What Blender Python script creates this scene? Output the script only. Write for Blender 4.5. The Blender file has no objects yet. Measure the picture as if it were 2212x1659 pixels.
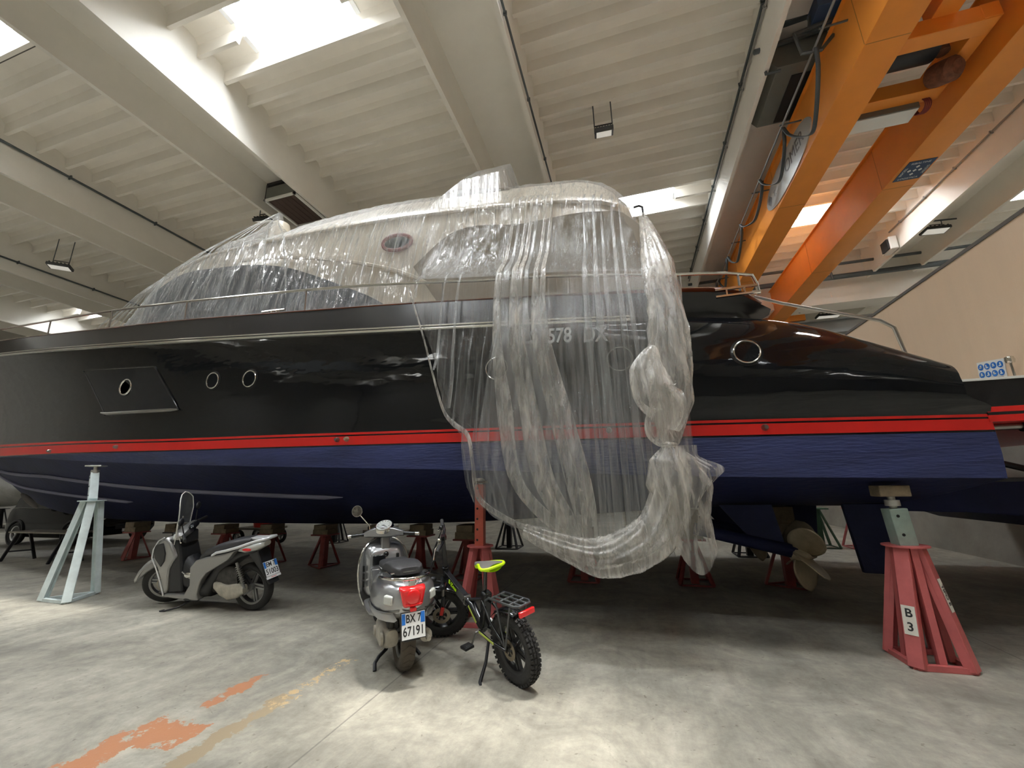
import bpy, math, random
import numpy as np
from mathutils import Vector, Matrix, noise as mnoise
R = math.radians
SC = bpy.context.scene
COL = SC.collection

# ---------------------------------------------------------------- camera
def make_camera():
    f, yaw, pitch, roll, H = 874.3, R(16.034), R(13.955), R(-1.036), 1.45
    fh = Vector((-math.sin(yaw), math.cos(yaw), 0)); rt = Vector((math.cos(yaw), math.sin(yaw), 0)); up = Vector((0, 0, 1))
    fw = fh * math.cos(pitch) + up * math.sin(pitch)
    cu = -fh * math.sin(pitch) + up * math.cos(pitch)
    r = rt * math.cos(roll) + cu * math.sin(roll)
    u = -rt * math.sin(roll) + cu * math.cos(roll)
    cam = bpy.data.cameras.new('camera'); o = bpy.data.objects.new('camera', cam); COL.objects.link(o)
    m = Matrix((r, u, -fw)).transposed().to_4x4(); m.translation = Vector((0, 0, H)); o.matrix_world = m
    cam.sensor_width = 36; cam.lens = f * 36 / 2212; cam.clip_start = .05; cam.clip_end = 200
    SC.camera = o
make_camera()
# ---------------------------------------------------------------- world and exposure
w = bpy.data.worlds.new('world'); SC.world = w; w.use_nodes = True
w.node_tree.nodes['Background'].inputs[0].default_value = (.75, .85, 1, 1)
w.node_tree.nodes['Background'].inputs[1].default_value = 1.0
SC.view_settings.view_transform = 'Standard'; SC.view_settings.look = 'None'
SC.view_settings.exposure = 0.5; SC.view_settings.gamma = 1; SC.view_settings.use_curve_mapping = False
SC.cycles.transparent_max_bounces = 24; SC.cycles.max_bounces = 10
SC.cycles.diffuse_bounces = 6; SC.cycles.glossy_bounces = 5
SC.cycles.sample_clamp_indirect = 6
SKY_E = 82.0          # daylight through the translucent skylight panes
sl = bpy.data.lights.new('sun', 'SUN'); sl.energy = 6.5; sl.angle = R(5); sl.color = (1, .96, .88)
so = bpy.data.objects.new('sun', sl); COL.objects.link(so); so.rotation_euler = Vector((1.9, .62, 10.5)).to_track_quat('Z', 'Y').to_euler(); so.location = (2, 2, 30)

# ---------------------------------------------------------------- materials
MATS = {}
def mat(name, col, rough=.5, metal=0., spec=.5, bump=0., bscale=20, var=0., vscale=3, coat=0., emit=None, es=0., alpha=1., trans=0., bstretch=None, col2=None, cthr=(.4, .65), dirt=0.):
    m = bpy.data.materials.new(name); m.use_nodes = True; nt = m.node_tree; b = nt.nodes['Principled BSDF']
    c = tuple(col) + (1,)
    b.inputs['Base Color'].default_value = c; b.inputs['Roughness'].default_value = rough
    b.inputs['Metallic'].default_value = metal; b.inputs['Specular IOR Level'].default_value = spec
    b.inputs['Coat Weight'].default_value = coat; b.inputs['Coat Roughness'].default_value = .04
    b.inputs['Alpha'].default_value = alpha; b.inputs['Transmission Weight'].default_value = trans
    if emit: b.inputs['Emission Color'].default_value = tuple(emit) + (1,); b.inputs['Emission Strength'].default_value = es
    N = nt.nodes; Lk = nt.links
    if var or bump or col2:
        tc = N.new('ShaderNodeTexCoord')
        src = tc.outputs['Object']
        if bstretch:
            mp = N.new('ShaderNodeMapping'); mp.inputs['Scale'].default_value = bstretch; Lk.new(src, mp.inputs[0]); src = mp.outputs[0]
    if var or col2:
        n = N.new('ShaderNodeTexNoise'); n.inputs['Scale'].default_value = vscale; n.inputs['Detail'].default_value = 6; n.inputs['Roughness'].default_value = .62
        Lk.new(src, n.inputs['Vector'])
        rp = N.new('ShaderNodeValToRGB'); e = rp.color_ramp.elements
        if col2: e[0].position, e[1].position = cthr; e[0].color = c; e[1].color = tuple(col2) + (1,)
        else:
            e[0].position = .3; e[1].position = .7
            e[0].color = tuple(max(0, x * (1 - var)) for x in col) + (1,); e[1].color = tuple(min(1, x * (1 + var)) for x in col) + (1,)
        Lk.new(n.outputs['Fac'], rp.inputs[0]); Lk.new(rp.outputs[0], b.inputs['Base Color'])
    if bump:
        n2 = N.new('ShaderNodeTexNoise'); n2.inputs['Scale'].default_value = bscale; n2.inputs['Detail'].default_value = 4
        Lk.new(src, n2.inputs['Vector'])
        bp = N.new('ShaderNodeBump'); bp.inputs['Strength'].default_value = bump; bp.inputs['Distance'].default_value = .02
        Lk.new(n2.outputs['Fac'], bp.inputs['Height']); Lk.new(bp.outputs[0], b.inputs['Normal'])
        if coat: Lk.new(bp.outputs[0], b.inputs['Coat Normal'])
    MATS[name] = m
    return m
def M(n): return MATS[n]

mat('ceiling_paint', (.88, .84, .77), .75, var=.05, vscale=.8, bump=.15, bscale=8)
mat('beam_paint', (.86, .83, .765), .7, var=.05, vscale=.7, bump=.1, bscale=10)
mat('beam_shade', (.55, .52, .46), .75, var=.04, vscale=.7)
mat('seam', (.12, .11, .10), .9)
mat('skylight_pane', (.9, .95, 1), .4, emit=(.93, .97, 1), es=SKY_E)
def pane_shader():
    m = M('skylight_pane'); N = m.node_tree.nodes; Lk = m.node_tree.links; t = N.new('ShaderNodeBsdfTransparent'); x = N.new('ShaderNodeMixShader'); x.inputs[0].default_value = .5
    Lk.new(N['Principled BSDF'].outputs[0], x.inputs[1]); Lk.new(t.outputs[0], x.inputs[2]); Lk.new(x.outputs[0], N['Material Output'].inputs[0])
pane_shader()
mat('skylight_frame', (.55, .56, .58), .4, metal=.6)
mat('skylight_curb', (.85, .86, .87), .6)
mat('wall_tan', (.74, .57, .41), .34, var=.03, vscale=.6, bump=.25, bscale=30, bstretch=(1, 5, .25), spec=.6)
mat('wall_concrete', (.33, .31, .27), .8, var=.18, vscale=1.3, bump=.2, bscale=12)
mat('wall_plaster', (.48, .46, .42), .8, var=.1)
mat('pipe_dark', (.10, .115, .12), .5, metal=.4)
mat('pipe_grey', (.30, .31, .31), .5, metal=.5)
mat('trunk_metal', (.28, .27, .25), .5)
mat('lamp_black', (.025, .025, .025), .5)
mat('lamp_glass', (.8, .8, .78), .2, emit=(1, .95, .85), es=.25)
mat('heater_grey', (.17, .175, .155), .5, metal=.3, var=.06)
mat('heater_grille', (.07, .04, .03), .6)
mat('white_frame', (.8, .8, .76), .5)
mat('crane_orange', (.78, .27, .035), .42, var=.08, vscale=.8, spec=.4, coat=.15)
mat('crane_rail', (.45, .2, .05), .5, metal=.4)
mat('cable_grey', (.06, .07, .075), .6)
mat('sign_silver', (.62, .63, .62), .25, metal=.55, bump=.1, bscale=3)
mat('sign_blue', (.03, .06, .13), .5)
mat('ink', (.02, .02, .02), .5)
mat('white_paint', (.82, .82, .80), .5)
mat('rust', (.16, .06, .03), .9, var=.4, vscale=12)
# yacht
mat('hull_black', (.005, .0055, .007), .04, spec=.45, coat=.3, bump=.75, bscale=.9, bstretch=(.55, 1, 1.5))
mat('hull_black_satin', (.010, .009, .010), .24, spec=.6, bump=.008, bscale=2)
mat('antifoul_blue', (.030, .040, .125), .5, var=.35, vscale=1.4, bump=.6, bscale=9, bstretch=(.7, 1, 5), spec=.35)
mat('bottom_blue_shaded', (.010, .014, .060), .62, var=.3, vscale=1.5, bump=.4, bscale=9, spec=.3)  # same antifouling blue, darkened to carry the shade below the chine
mat('stripe_red', (.60, .018, .014), .28, spec=.5, var=.06, vscale=2)
mat('strake_grey', (.22, .22, .31), .6)
mat('varnished_wood', (.16, .035, .012), .16, coat=1, var=.3, vscale=6, bstretch=(.2, 1, 1))
mat('chrome', (.75, .74, .70), .12, metal=1)
mat('chrome_dull', (.36, .35, .33), .28, metal=1)
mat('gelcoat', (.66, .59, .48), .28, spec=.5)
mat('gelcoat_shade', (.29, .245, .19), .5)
mat('dark_glass', (.012, .014, .018), .04, spec=.8)
mat('window_cover', (.09, .10, .12), .3, var=.2, vscale=1.5)
mat('deck', (.25, .17, .10), .6)
mat('bronze', (.46, .39, .27), .34, metal=.45, var=.25, vscale=5)
mat('letter_silver', (.78, .79, .80), .3, metal=.3)
# vehicles
mat('silver_paint', (.42, .43, .44), .28, metal=.75, coat=.8)
mat('sh_silver', (.33, .325, .31), .33, metal=.6, coat=.6)
mat('plastic_black', (.015, .015, .016), .45, bump=.05, bscale=90)
mat('gloss_black', (.01, .01, .011), .15)
mat('rubber', (.022, .021, .020), .75, bump=.3, bscale=60)
mat('tyre_brown', (.085, .07, .052), .8, bump=.2, bscale=40)
mat('seat_black', (.04, .04, .042), .42, bump=.2, bscale=120)
mat('alloy_grey', (.3, .3, .29), .35, metal=.9)
mat('alloy_black', (.02, .02, .02), .35)
mat('engine_cast', (.48, .45, .38), .5, metal=.5, var=.2, vscale=14)
mat('engine_dark', (.05, .047, .042), .6, metal=.3, var=.5, vscale=20)
mat('red_lens', (.62, .012, .015), .12, coat=1, emit=(1, .02, .02), es=.05)
mat('clear_lens', (.6, .62, .58), .12, coat=1)
mat('plate_white', (.80, .81, .80), .4)
mat('plate_blue', (.02, .16, .55), .4)
mat('mirror_glass', (.45, .42, .38), .03, metal=1)
mat('lime', (.55, .85, .01), .35, emit=(.6, .95, 0), es=.05)
mat('lime_paint', (.50, .58, .10), .35)
mat('saddle_grey', (.13, .12, .11), .6)
mat('bike_black', (.012, .012, .013), .25, coat=.5)
mat('rotor', (.38, .33, .25), .3, metal=1)
mat('rack_grey', (.09, .095, .10), .4, metal=.5)
mat('dial_white', (.8, .82, .8), .3)
mat('smoke_glass', (.25, .26, .25), .1, alpha=.30, coat=1)
mat('car_black', (.005, .005, .006), .16, spec=.22)
mat('car_glass', (.01, .012, .013), .03, spec=.8)
mat('leg_reddish', (.36, .085, .075), .5, var=.2, vscale=7)
mat('leg_dark_red', (.22, .03, .025), .55, var=.25, vscale=7)
mat('stand_red', (.48, .115, .11), .42, var=.12, vscale=6, bump=.1, bscale=30)
mat('post_red', (.42, .085, .05), .5, var=.2, vscale=6)
mat('stand_bluegrey', (.66, .75, .75), .42, var=.15, vscale=5)
mat('stand_green', (.28, .36, .31), .5, var=.15, vscale=9)
mat('dark_green', (.05, .12, .07), .5)
mat('galvanised', (.5, .5, .46), .4, metal=.6, var=.2, vscale=8)
mat('old_wood', (.19, .145, .09), .75, var=.3, vscale=9, bump=.2, bscale=30)
mat('plywood', (.26, .235, .19), .7, var=.2, vscale=4)
mat('black_steel', (.012, .012, .014), .5)
mat('paper', (.72, .69, .60), .7, var=.08, vscale=20)
mat('tarp_silver', (.42, .42, .41), .4, bump=.8, bscale=5, var=.2, vscale=2)
mat('red_plastic', (.6, .03, .02), .4)

def plastic_film(name, base, streak, stretch, tint=(.86, .87, .86), rough=.13, edge=.45, gloss=.9, bmp=.55):
    m = bpy.data.materials.new(name); m.use_nodes = True; nt = m.node_tree; N = nt.nodes; Lk = nt.links
    N.remove(N['Principled BSDF']); out = N['Material Output']
    tc = N.new('ShaderNodeTexCoord'); mp = N.new('ShaderNodeMapping'); mp.inputs['Scale'].default_value = stretch
    Lk.new(tc.outputs['Object'], mp.inputs[0])
    n1 = N.new('ShaderNodeTexNoise'); n1.inputs['Scale'].default_value = 5; n1.inputs['Detail'].default_value = 6; n1.inputs['Roughness'].default_value = .6; n1.inputs['Distortion'].default_value = .5
    Lk.new(mp.outputs[0], n1.inputs['Vector'])
    r1 = N.new('ShaderNodeMapRange'); r1.inputs['From Min'].default_value = .42; r1.inputs['From Max'].default_value = .74
    r1.inputs['To Min'].default_value = base; r1.inputs['To Max'].default_value = streak; Lk.new(n1.outputs['Fac'], r1.inputs['Value'])
    lw = N.new('ShaderNodeLayerWeight'); lw.inputs['Blend'].default_value = .25
    pw = N.new('ShaderNodeMath'); pw.operation = 'MULTIPLY'; pw.inputs[1].default_value = edge; Lk.new(lw.outputs['Facing'], pw.inputs[0])
    ad = N.new('ShaderNodeMath'); ad.operation = 'ADD'; ad.use_clamp = True; Lk.new(r1.outputs[0], ad.inputs[0]); Lk.new(pw.outputs[0], ad.inputs[1])
    # wrinkles
    n2 = N.new('ShaderNodeTexNoise'); n2.inputs['Scale'].default_value = 9; n2.inputs['Detail'].default_value = 5; n2.inputs['Distortion'].default_value = 1.2
    Lk.new(mp.outputs[0], n2.inputs['Vector'])
    n3 = N.new('ShaderNodeTexNoise'); n3.inputs['Scale'].default_value = 16; n3.inputs['Detail'].default_value = 3; Lk.new(tc.outputs['Object'], n3.inputs['Vector'])
    mx = N.new('ShaderNodeMath'); mx.operation = 'MULTIPLY_ADD'; mx.inputs[1].default_value = .10; Lk.new(n3.outputs['Fac'], mx.inputs[0]); Lk.new(n2.outputs['Fac'], mx.inputs[2])
    bp = N.new('ShaderNodeBump'); bp.inputs['Strength'].default_value = bmp; bp.inputs['Distance'].default_value = .04; Lk.new(mx.outputs[0], bp.inputs['Height'])
    tr = N.new('ShaderNodeBsdfTransparent'); tr.inputs[0].default_value = (.965, .97, .97, 1)
    df = N.new('ShaderNodeBsdfDiffuse'); df.inputs[0].default_value = tint + (1,)
    tl = N.new('ShaderNodeBsdfTranslucent'); tl.inputs[0].default_value = tint + (1,)
    gl = N.new('ShaderNodeBsdfGlossy'); gl.inputs['Roughness'].default_value = rough; gl.inputs[0].default_value = (1, 1, 1, 1)
    for x in (df, gl, tl): Lk.new(bp.outputs[0], x.inputs['Normal'])
    m1 = N.new('ShaderNodeMixShader'); m1.inputs[0].default_value = .45; Lk.new(df.outputs[0], m1.inputs[1]); Lk.new(tl.outputs[0], m1.inputs[2])
    m2 = N.new('ShaderNodeMixShader'); Lk.new(ad.outputs[0], m2.inputs[0]); Lk.new(tr.outputs[0], m2.inputs[1]); Lk.new(m1.outputs[0], m2.inputs[2])
    lf = N.new('ShaderNodeLayerWeight'); lf.inputs['Blend'].default_value = .5; Lk.new(bp.outputs[0], lf.inputs['Normal'])
    fr = N.new('ShaderNodeMath'); fr.operation = 'POWER'; fr.inputs[1].default_value = 4.2; Lk.new(lf.outputs['Facing'], fr.inputs[0])
    fm = N.new('ShaderNodeMath'); fm.operation = 'MULTIPLY_ADD'; fm.inputs[1].default_value = gloss; fm.inputs[2].default_value = .045; fm.use_clamp = True; Lk.new(fr.outputs[0], fm.inputs[0])
    m3 = N.new('ShaderNodeMixShader'); Lk.new(fm.outputs[0], m3.inputs[0]); Lk.new(m2.outputs[0], m3.inputs[1]); Lk.new(gl.outputs[0], m3.inputs[2])
    Lk.new(m3.outputs[0], out.inputs[0]); MATS[name] = m; return m
plastic_film('film_cover', .02, .36, (6, 1.2, .5), edge=.3, bmp=.75)
plastic_film('film_curtain', .03, .24, (5, .5, .28))
plastic_film('film_gathered', .12, .72, (2.6, 1.2, .5), tint=(.90, .86, .79), rough=.2, edge=.5, bmp=.35)

def floor_material():
    m = bpy.data.materials.new('concrete_floor'); m.use_nodes = True; nt = m.node_tree; N = nt.nodes; Lk = nt.links; b = N['Principled BSDF']
    g = N.new('ShaderNodeNewGeometry'); P = g.outputs['Position']
    def noise(s, d=6, r=.6, dist=0, vec=None):
        n = N.new('ShaderNodeTexNoise'); n.inputs['Scale'].default_value = s; n.inputs['Detail'].default_value = d; n.inputs['Roughness'].default_value = r
        n.inputs['Distortion'].default_value = dist; Lk.new(vec or P, n.inputs['Vector']); return n.outputs['Fac']
    def ramp(v, a, b2, c1, c2):
        r = N.new('ShaderNodeValToRGB'); e = r.color_ramp.elements; e[0].position = a; e[1].position = b2; e[0].color = tuple(c1) + (1,); e[1].color = tuple(c2) + (1,); Lk.new(v, r.inputs[0]); return r.outputs[0]
    def mix(f, a, c, mode='MIX'):
        x = N.new('ShaderNodeMix'); x.data_type = 'RGBA'; x.blend_type = mode
        if isinstance(f, float): x.inputs[0].default_value = f
        else: Lk.new(f, x.inputs[0])
        Lk.new(a, x.inputs[6])
        if isinstance(c, tuple): x.inputs[7].default_value = c
        else: Lk.new(c, x.inputs[7])
        return x.outputs[2]
    def mth(op, a, c=None, d=None, clamp=False):
        x = N.new('ShaderNodeMath'); x.operation = op; x.use_clamp = clamp
        for i, v in enumerate((a, c, d)):
            if v is None: continue
            if isinstance(v, (int, float)): x.inputs[i].default_value = v
            else: Lk.new(v, x.inputs[i])
        return x.outputs[0]
    base = ramp(noise(.45, 8, .65, .6), .32, .70, (.27, .255, .22), (.50, .475, .405))
    mp = N.new('ShaderNodeMapping'); mp.inputs['Rotation'].default_value = (0, 0, R(8)); mp.inputs['Scale'].default_value = (3.2, .35, 1); Lk.new(P, mp.inputs[0])
    base = mix(.5, base, ramp(noise(1.2, 6, .7, .3, mp.outputs[0]), .35, .7, (.62, .62, .60), (1.12, 1.12, 1.1)), 'MULTIPLY')
    base = mix(.8, base, ramp(noise(1.6, 9, .72, 1.0), .34, .62, (.60, .595, .585), (1.14, 1.13, 1.10)), 'MULTIPLY')
    base = mix(.7, base, ramp(noise(9, 8, .75), .35, .65, (.72, .72, .71), (1.15, 1.15, 1.14)), 'MULTIPLY')
    base = mix(1.0, base, ramp(noise(22, 3, .5, .4), .27, .33, (.62, .61, .58), (1, 1, 1)), 'MULTIPLY')
    # warped coordinates for worn floor paint
    wv = N.new('ShaderNodeTexNoise'); wv.inputs['Scale'].default_value = 5; wv.inputs['Detail'].default_value = 8; wv.inputs['Roughness'].default_value = .7; Lk.new(P, wv.inputs['Vector'])
    vs = N.new('ShaderNodeVectorMath'); vs.operation = 'MULTIPLY_ADD'; vs.inputs[1].default_value = (.34, .34, 0); Lk.new(wv.outputs['Color'], vs.inputs[0]); Lk.new(P, vs.inputs[2])
    sx = N.new('ShaderNodeSeparateXYZ'); Lk.new(vs.outputs[0], sx.inputs[0]); X, Y = sx.outputs[0], sx.outputs[1]
    def box(cx, cy, hx, hy, rot=0):
        cx += .17; cy += .17
        dx = mth('SUBTRACT', X, cx); dy = mth('SUBTRACT', Y, cy); c, s = math.cos(rot), math.sin(rot)
        u = mth('ADD', mth('MULTIPLY', dx, c), mth('MULTIPLY', dy, s)); v = mth('SUBTRACT', mth('MULTIPLY', dy, c), mth('MULTIPLY', dx, s))
        a = mth('MULTIPLY', mth('LESS_THAN', mth('ABSOLUTE', u), hx), mth('LESS_THAN', mth('ABSOLUTE', v), hy)); return a
    worn = mth('GREATER_THAN', noise(7, 9, .75), .43)
    o1 = mth('ADD', mth('ADD', box(-3.05, 1.95, .13, .22), box(-2.92, 2.22, .22, .13)), box(-2.98, 2.74, .05, .24), clamp=True)
    base = mix(mth('MULTIPLY', o1, worn), base, (.46, .205, .10, 1))
    o2 = box(-2.53, 2.15, .055, .62); o3 = box(-2.50, 3.02, .055, .42)
    base = mix(mth('MULTIPLY', o2, mth('GREATER_THAN', noise(6, 9, .7), .40)), base, (.33, .26, .165, 1))
    base = mix(mth('MULTIPLY', o3, mth('GREATER_THAN', noise(16, 9, .75), .52)), base, (.50, .36, .19, 1))
    # saw-cut joints and cracks
    s2 = N.new('ShaderNodeSeparateXYZ'); Lk.new(P, s2.inputs[0])
    def joint(axis, pos, wd=.006):
        return mth('LESS_THAN', mth('ABSOLUTE', mth('SUBTRACT', s2.outputs[axis], pos)), wd)
    j = mth('ADD', mth('ADD', joint(0, -1.9), joint(0, 2.9)), mth('ADD', joint(0, -6.7), joint(1, 5.4)), clamp=True)
    base = mix(mth('MULTIPLY', j, .6), base, (.10, .095, .085, 1))
    vo = N.new('ShaderNodeTexVoronoi'); vo.feature = 'DISTANCE_TO_EDGE'; vo.inputs['Scale'].default_value = .33; Lk.new(vs.outputs[0], vo.inputs['Vector'])
    ck = mth('LESS_THAN', vo.outputs['Distance'], .0022)
    base = mix(mth('MULTIPLY', ck, .16), base, (.10, .095, .085, 1))
    Lk.new(base, b.inputs['Base Color']); 
    rr = N.new('ShaderNodeMapRange'); rr.inputs['To Min'].default_value = .42; rr.inputs['To Max'].default_value = .72; Lk.new(noise(2, 6), rr.inputs['Value']); Lk.new(rr.outputs[0], b.inputs['Roughness'])
    bp = N.new('ShaderNodeBump'); bp.inputs['Strength'].default_value = .25; bp.inputs['Distance'].default_value = .01; Lk.new(noise(30, 8, .7), bp.inputs['Height']); Lk.new(bp.outputs[0], b.inputs['Normal'])
    MATS['floor'] = m
floor_material()

# ---------------------------------------------------------------- mesh building
class MB:
    def __init__(s): s.v = []; s.f = []; s.m = []
    def add(s, vs, fs, mi=0):
        k = len(s.v); s.v += [tuple(p) for p in vs]; s.f += [tuple(i + k for i in f) for f in fs]; s.m += [mi] * len(fs); return s
    def box(s, c, d, rz=0, mi=0, rot=None):
        m = rot or Matrix.Rotation(rz, 3, 'Z'); vs = []
        for x in (-.5, .5):
            for y in (-.5, .5):
                for z in (-.5, .5): vs.append(Vector(c) + m @ Vector((x * d[0], y * d[1], z * d[2])))
        return s.add(vs, [(0, 1, 3, 2), (4, 6, 7, 5), (0, 4, 5, 1), (2, 3, 7, 6), (0, 2, 6, 4), (1, 5, 7, 3)], mi)
    def bb(s, a, b, mi=0):
        return s.box([(a[i] + b[i]) / 2 for i in range(3)], [abs(b[i] - a[i]) for i in range(3)], 0, mi)
    def bar(s, a, b, wx, wy, mi=0, up=(0, 0, 1), w2=None):
        a = Vector(a); b = Vector(b); d = (b - a).normalized(); u = Vector(up)
        if abs(d.dot(u)) > .95: u = Vector((1, 0, 0))
        sx = d.cross(u).normalized(); sy = sx.cross(d).normalized(); vs = []
        for p, (p1, p2) in ((a, (wx, wy)), (b, w2 or (wx, wy))):
            for i, j in ((-1, -1), (1, -1), (1, 1), (-1, 1)): vs.append(p + sx * i * p1 / 2 + sy * j * p2 / 2)
        return s.add(vs, [(0, 3, 2, 1), (4, 5, 6, 7), (0, 1, 5, 4), (1, 2, 6, 5), (2, 3, 7, 6), (3, 0, 4, 7)], mi)
    def tube(s, pts, r, n=8, mi=0, closed=False, cap=True, flat=1.):
        pts = [Vector(p) for p in pts]; L = len(pts)
        rs = r if isinstance(r, (list, tuple)) else [r] * L
        T = []
        for i in range(L):
            if closed: t = pts[(i + 1) % L] - pts[i - 1]
            else: t = pts[min(i + 1, L - 1)] - pts[max(i - 1, 0)]
            T.append(t.normalized() if t.length > 1e-9 else Vector((0, 0, 1)))
        u = Vector((0, 0, 1)) if abs(T[0].z) < .9 else Vector((1, 0, 0)); u = (u - T[0] * u.dot(T[0])).normalized(); vs = []
        for i in range(L):
            u = (u - T[i] * u.dot(T[i])); u = u.normalized() if u.length > 1e-6 else T[i].orthogonal().normalized(); w_ = T[i].cross(u)
            for k in range(n):
                a = 2 * math.pi * k / n; vs.append(pts[i] + (u * math.cos(a) * flat + w_ * math.sin(a)) * rs[i])
        fs = []
        for i in range(L if closed else L - 1):
            for k in range(n):
                j = (i + 1) % L; fs.append((i * n + k, i * n + (k + 1) % n, j * n + (k + 1) % n, j * n + k))
        if cap and not closed: fs += [tuple(range(n - 1, -1, -1)), tuple(range((L - 1) * n, L * n))]
        return s.add(vs, fs, mi)
    def lathe(s, prof, c=(0, 0, 0), axis=(0, 0, 1), n=24, mi=0, cap=True):
        a = Vector(axis).normalized(); u = a.orthogonal().normalized(); w_ = a.cross(u); c = Vector(c); vs = []; fs = []
        for r, h in prof:
            for k in range(n):
                t = 2 * math.pi * k / n; vs.append(c + a * h + (u * math.cos(t) + w_ * math.sin(t)) * r)
        for i in range(len(prof) - 1):
            for k in range(n): fs.append((i * n + k, i * n + (k + 1) % n, (i + 1) * n + (k + 1) % n, (i + 1) * n + k))
        if cap and prof[0][0] > 1e-6: fs.append(tuple(range(n - 1, -1, -1)))
        if cap and prof[-1][0] > 1e-6: fs.append(tuple(range((len(prof) - 1) * n, len(prof) * n)))
        return s.add(vs, fs, mi)
    def ring(s, c, axis, R_, r, n=32, k=8, mi=0, sy=1., u=None):
        a = Vector(axis).normalized(); u = (Vector(u) if u else a.orthogonal()).normalized(); w_ = a.cross(u); c = Vector(c)
        return s.tube([c + (u * math.cos(2 * math.pi * i / n) + w_ * sy * math.sin(2 * math.pi * i / n)) * R_ for i in range(n)], r, k, mi, True)
    def grid(s, fn, nu, nv, mi=0, wrapu=False):
        vs = [fn(i / (nu if wrapu else nu - 1), j / (nv - 1)) for i in range(nu) for j in range(nv)]; fs = []
        for i in range(nu if wrapu else nu - 1):
            for j in range(nv - 1):
                i2 = (i + 1) % nu; fs.append((i * nv + j, i2 * nv + j, i2 * nv + j + 1, i * nv + j + 1))
        return s.add(vs, fs, mi)
    def prism(s, poly, y0, y1, mi=0, plane='xz', bevel=0):
        # polygon in a plane, extruded along the third axis
        def pt(a, b, t): return (a, t, b) if plane == 'xz' else ((a, b, t) if plane == 'xy' else (t, a, b))
        n = len(poly); vs = [pt(a, b, y0) for a, b in poly] + [pt(a, b, y1) for a, b in poly]
        fs = [tuple(range(n)), tuple(range(2 * n - 1, n - 1, -1))] + [(i, i + n, (i + 1) % n + n, (i + 1) % n) for i in range(n)]
        return s.add(vs, fs, mi)
    def sphere(s, c, r, n=16, k=10, mi=0, rot=None):
        r = r if isinstance(r, (list, tuple)) else (r, r, r); c = Vector(c)
        def fn(i, j):
            a = 2 * math.pi * i; b = math.pi * (j - .5); p = Vector((math.cos(a) * math.cos(b) * r[0], math.sin(a) * math.cos(b) * r[1], math.sin(b) * r[2]))
            return c + (rot @ p if rot else p)
        return s.grid(fn, n, k, mi, True)
    def loft(s, secs, mi=0, closed=True, caps=True):
        n = len(secs[0]); k = len(s.v); vs = [p for sc in secs for p in sc]; fs = []
        for i in range(len(secs) - 1):
            for j in range(n if closed else n - 1): fs.append((i * n + j, i * n + (j + 1) % n, (i + 1) * n + (j + 1) % n, (i + 1) * n + j))
        if caps and closed: fs += [tuple(range(n - 1, -1, -1)), tuple(range((len(secs) - 1) * n, len(secs) * n))]
        return s.add(vs, fs, mi)
    def xf(s, m):
        s.v = [tuple(m @ Vector(p)) for p in s.v]; return s

def obj(name, mb, mats, parent=None, smooth=38, bevel=0, subdiv=0, solid=0, recalc=True):
    me = bpy.data.meshes.new(name); me.from_pydata(mb.v, [], mb.f)
    for m in (mats if isinstance(mats, (list, tuple)) else [mats]): me.materials.append(M(m))
    me.polygons.foreach_set('material_index', mb.m)
    if recalc:
        import bmesh
        bm = bmesh.new(); bm.from_mesh(me); bmesh.ops.remove_doubles(bm, verts=bm.verts, dist=1e-5); bmesh.ops.recalc_face_normals(bm, faces=bm.faces); bm.to_mesh(me); bm.free()
    if smooth:
        me.polygons.foreach_set('use_smooth', [True] * len(me.polygons)); me.set_sharp_from_angle(angle=R(smooth))
    me.update()
    o = bpy.data.objects.new(name, me); COL.objects.link(o)
    if parent: o.parent = parent
    if bevel:
        b = o.modifiers.new('bevel', 'BEVEL'); b.width = bevel; b.segments = 2; b.limit_method = 'ANGLE'; b.angle_limit = R(40)
    if subdiv:
        b = o.modifiers.new('sub', 'SUBSURF'); b.levels = subdiv; b.render_levels = subdiv
    if solid:
        b = o.modifiers.new('solid', 'SOLIDIFY'); b.thickness = solid; b.offset = 0
    return o
def tag(o, label, cat, group=None, kind=None):
    o['label'] = label; o['category'] = cat
    if group: o['group'] = group
    if kind: o['kind'] = kind
    return o
def thing(name, label, cat, loc=(0, 0, 0), rz=0, group=None, rot=None):
    o = bpy.data.objects.new(name, None); COL.objects.link(o); o.location = loc; o.rotation_euler = rot or (0, 0, rz); o.empty_display_size = .2
    return tag(o, label, cat, group)
def struct(name, mb, mats, label=None, **k):
    o = obj(name, mb, mats, **k); o['kind'] = 'structure'
    if label: o['label'] = label
    return o
def dup(root, loc=None, rz=None, label=None, group=None):
    r = root.copy(); COL.objects.link(r)
    if loc is not None: r.location = loc
    if rz is not None: r.rotation_euler = (0, 0, rz)
    if label: r['label'] = label
    if group: r['group'] = group
    for ch in list(root.children):
        c = ch.copy(); COL.objects.link(c); c.parent = r
        for g in list(ch.children):
            d = g.copy(); COL.objects.link(d); d.parent = c
    return r
def text(s, size, extrude=.001, align='CENTER', bold=0., sx=1.):
    cu = bpy.data.curves.new('t', 'FONT'); cu.body = s; cu.size = size; cu.extrude = extrude; cu.align_x = align; cu.align_y = 'CENTER'; cu.offset = bold
    o = bpy.data.objects.new('t', cu); COL.objects.link(o); dg = bpy.context.evaluated_depsgraph_get()
    me = bpy.data.meshes.new_from_object(o.evaluated_get(dg)); mb = MB()
    mb.add([(v.co.x * sx, v.co.y, v.co.z) for v in me.vertices], [tuple(p.vertices) for p in me.polygons])
    bpy.data.objects.remove(o); bpy.data.curves.remove(cu); bpy.data.meshes.remove(me); return mb
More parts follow.
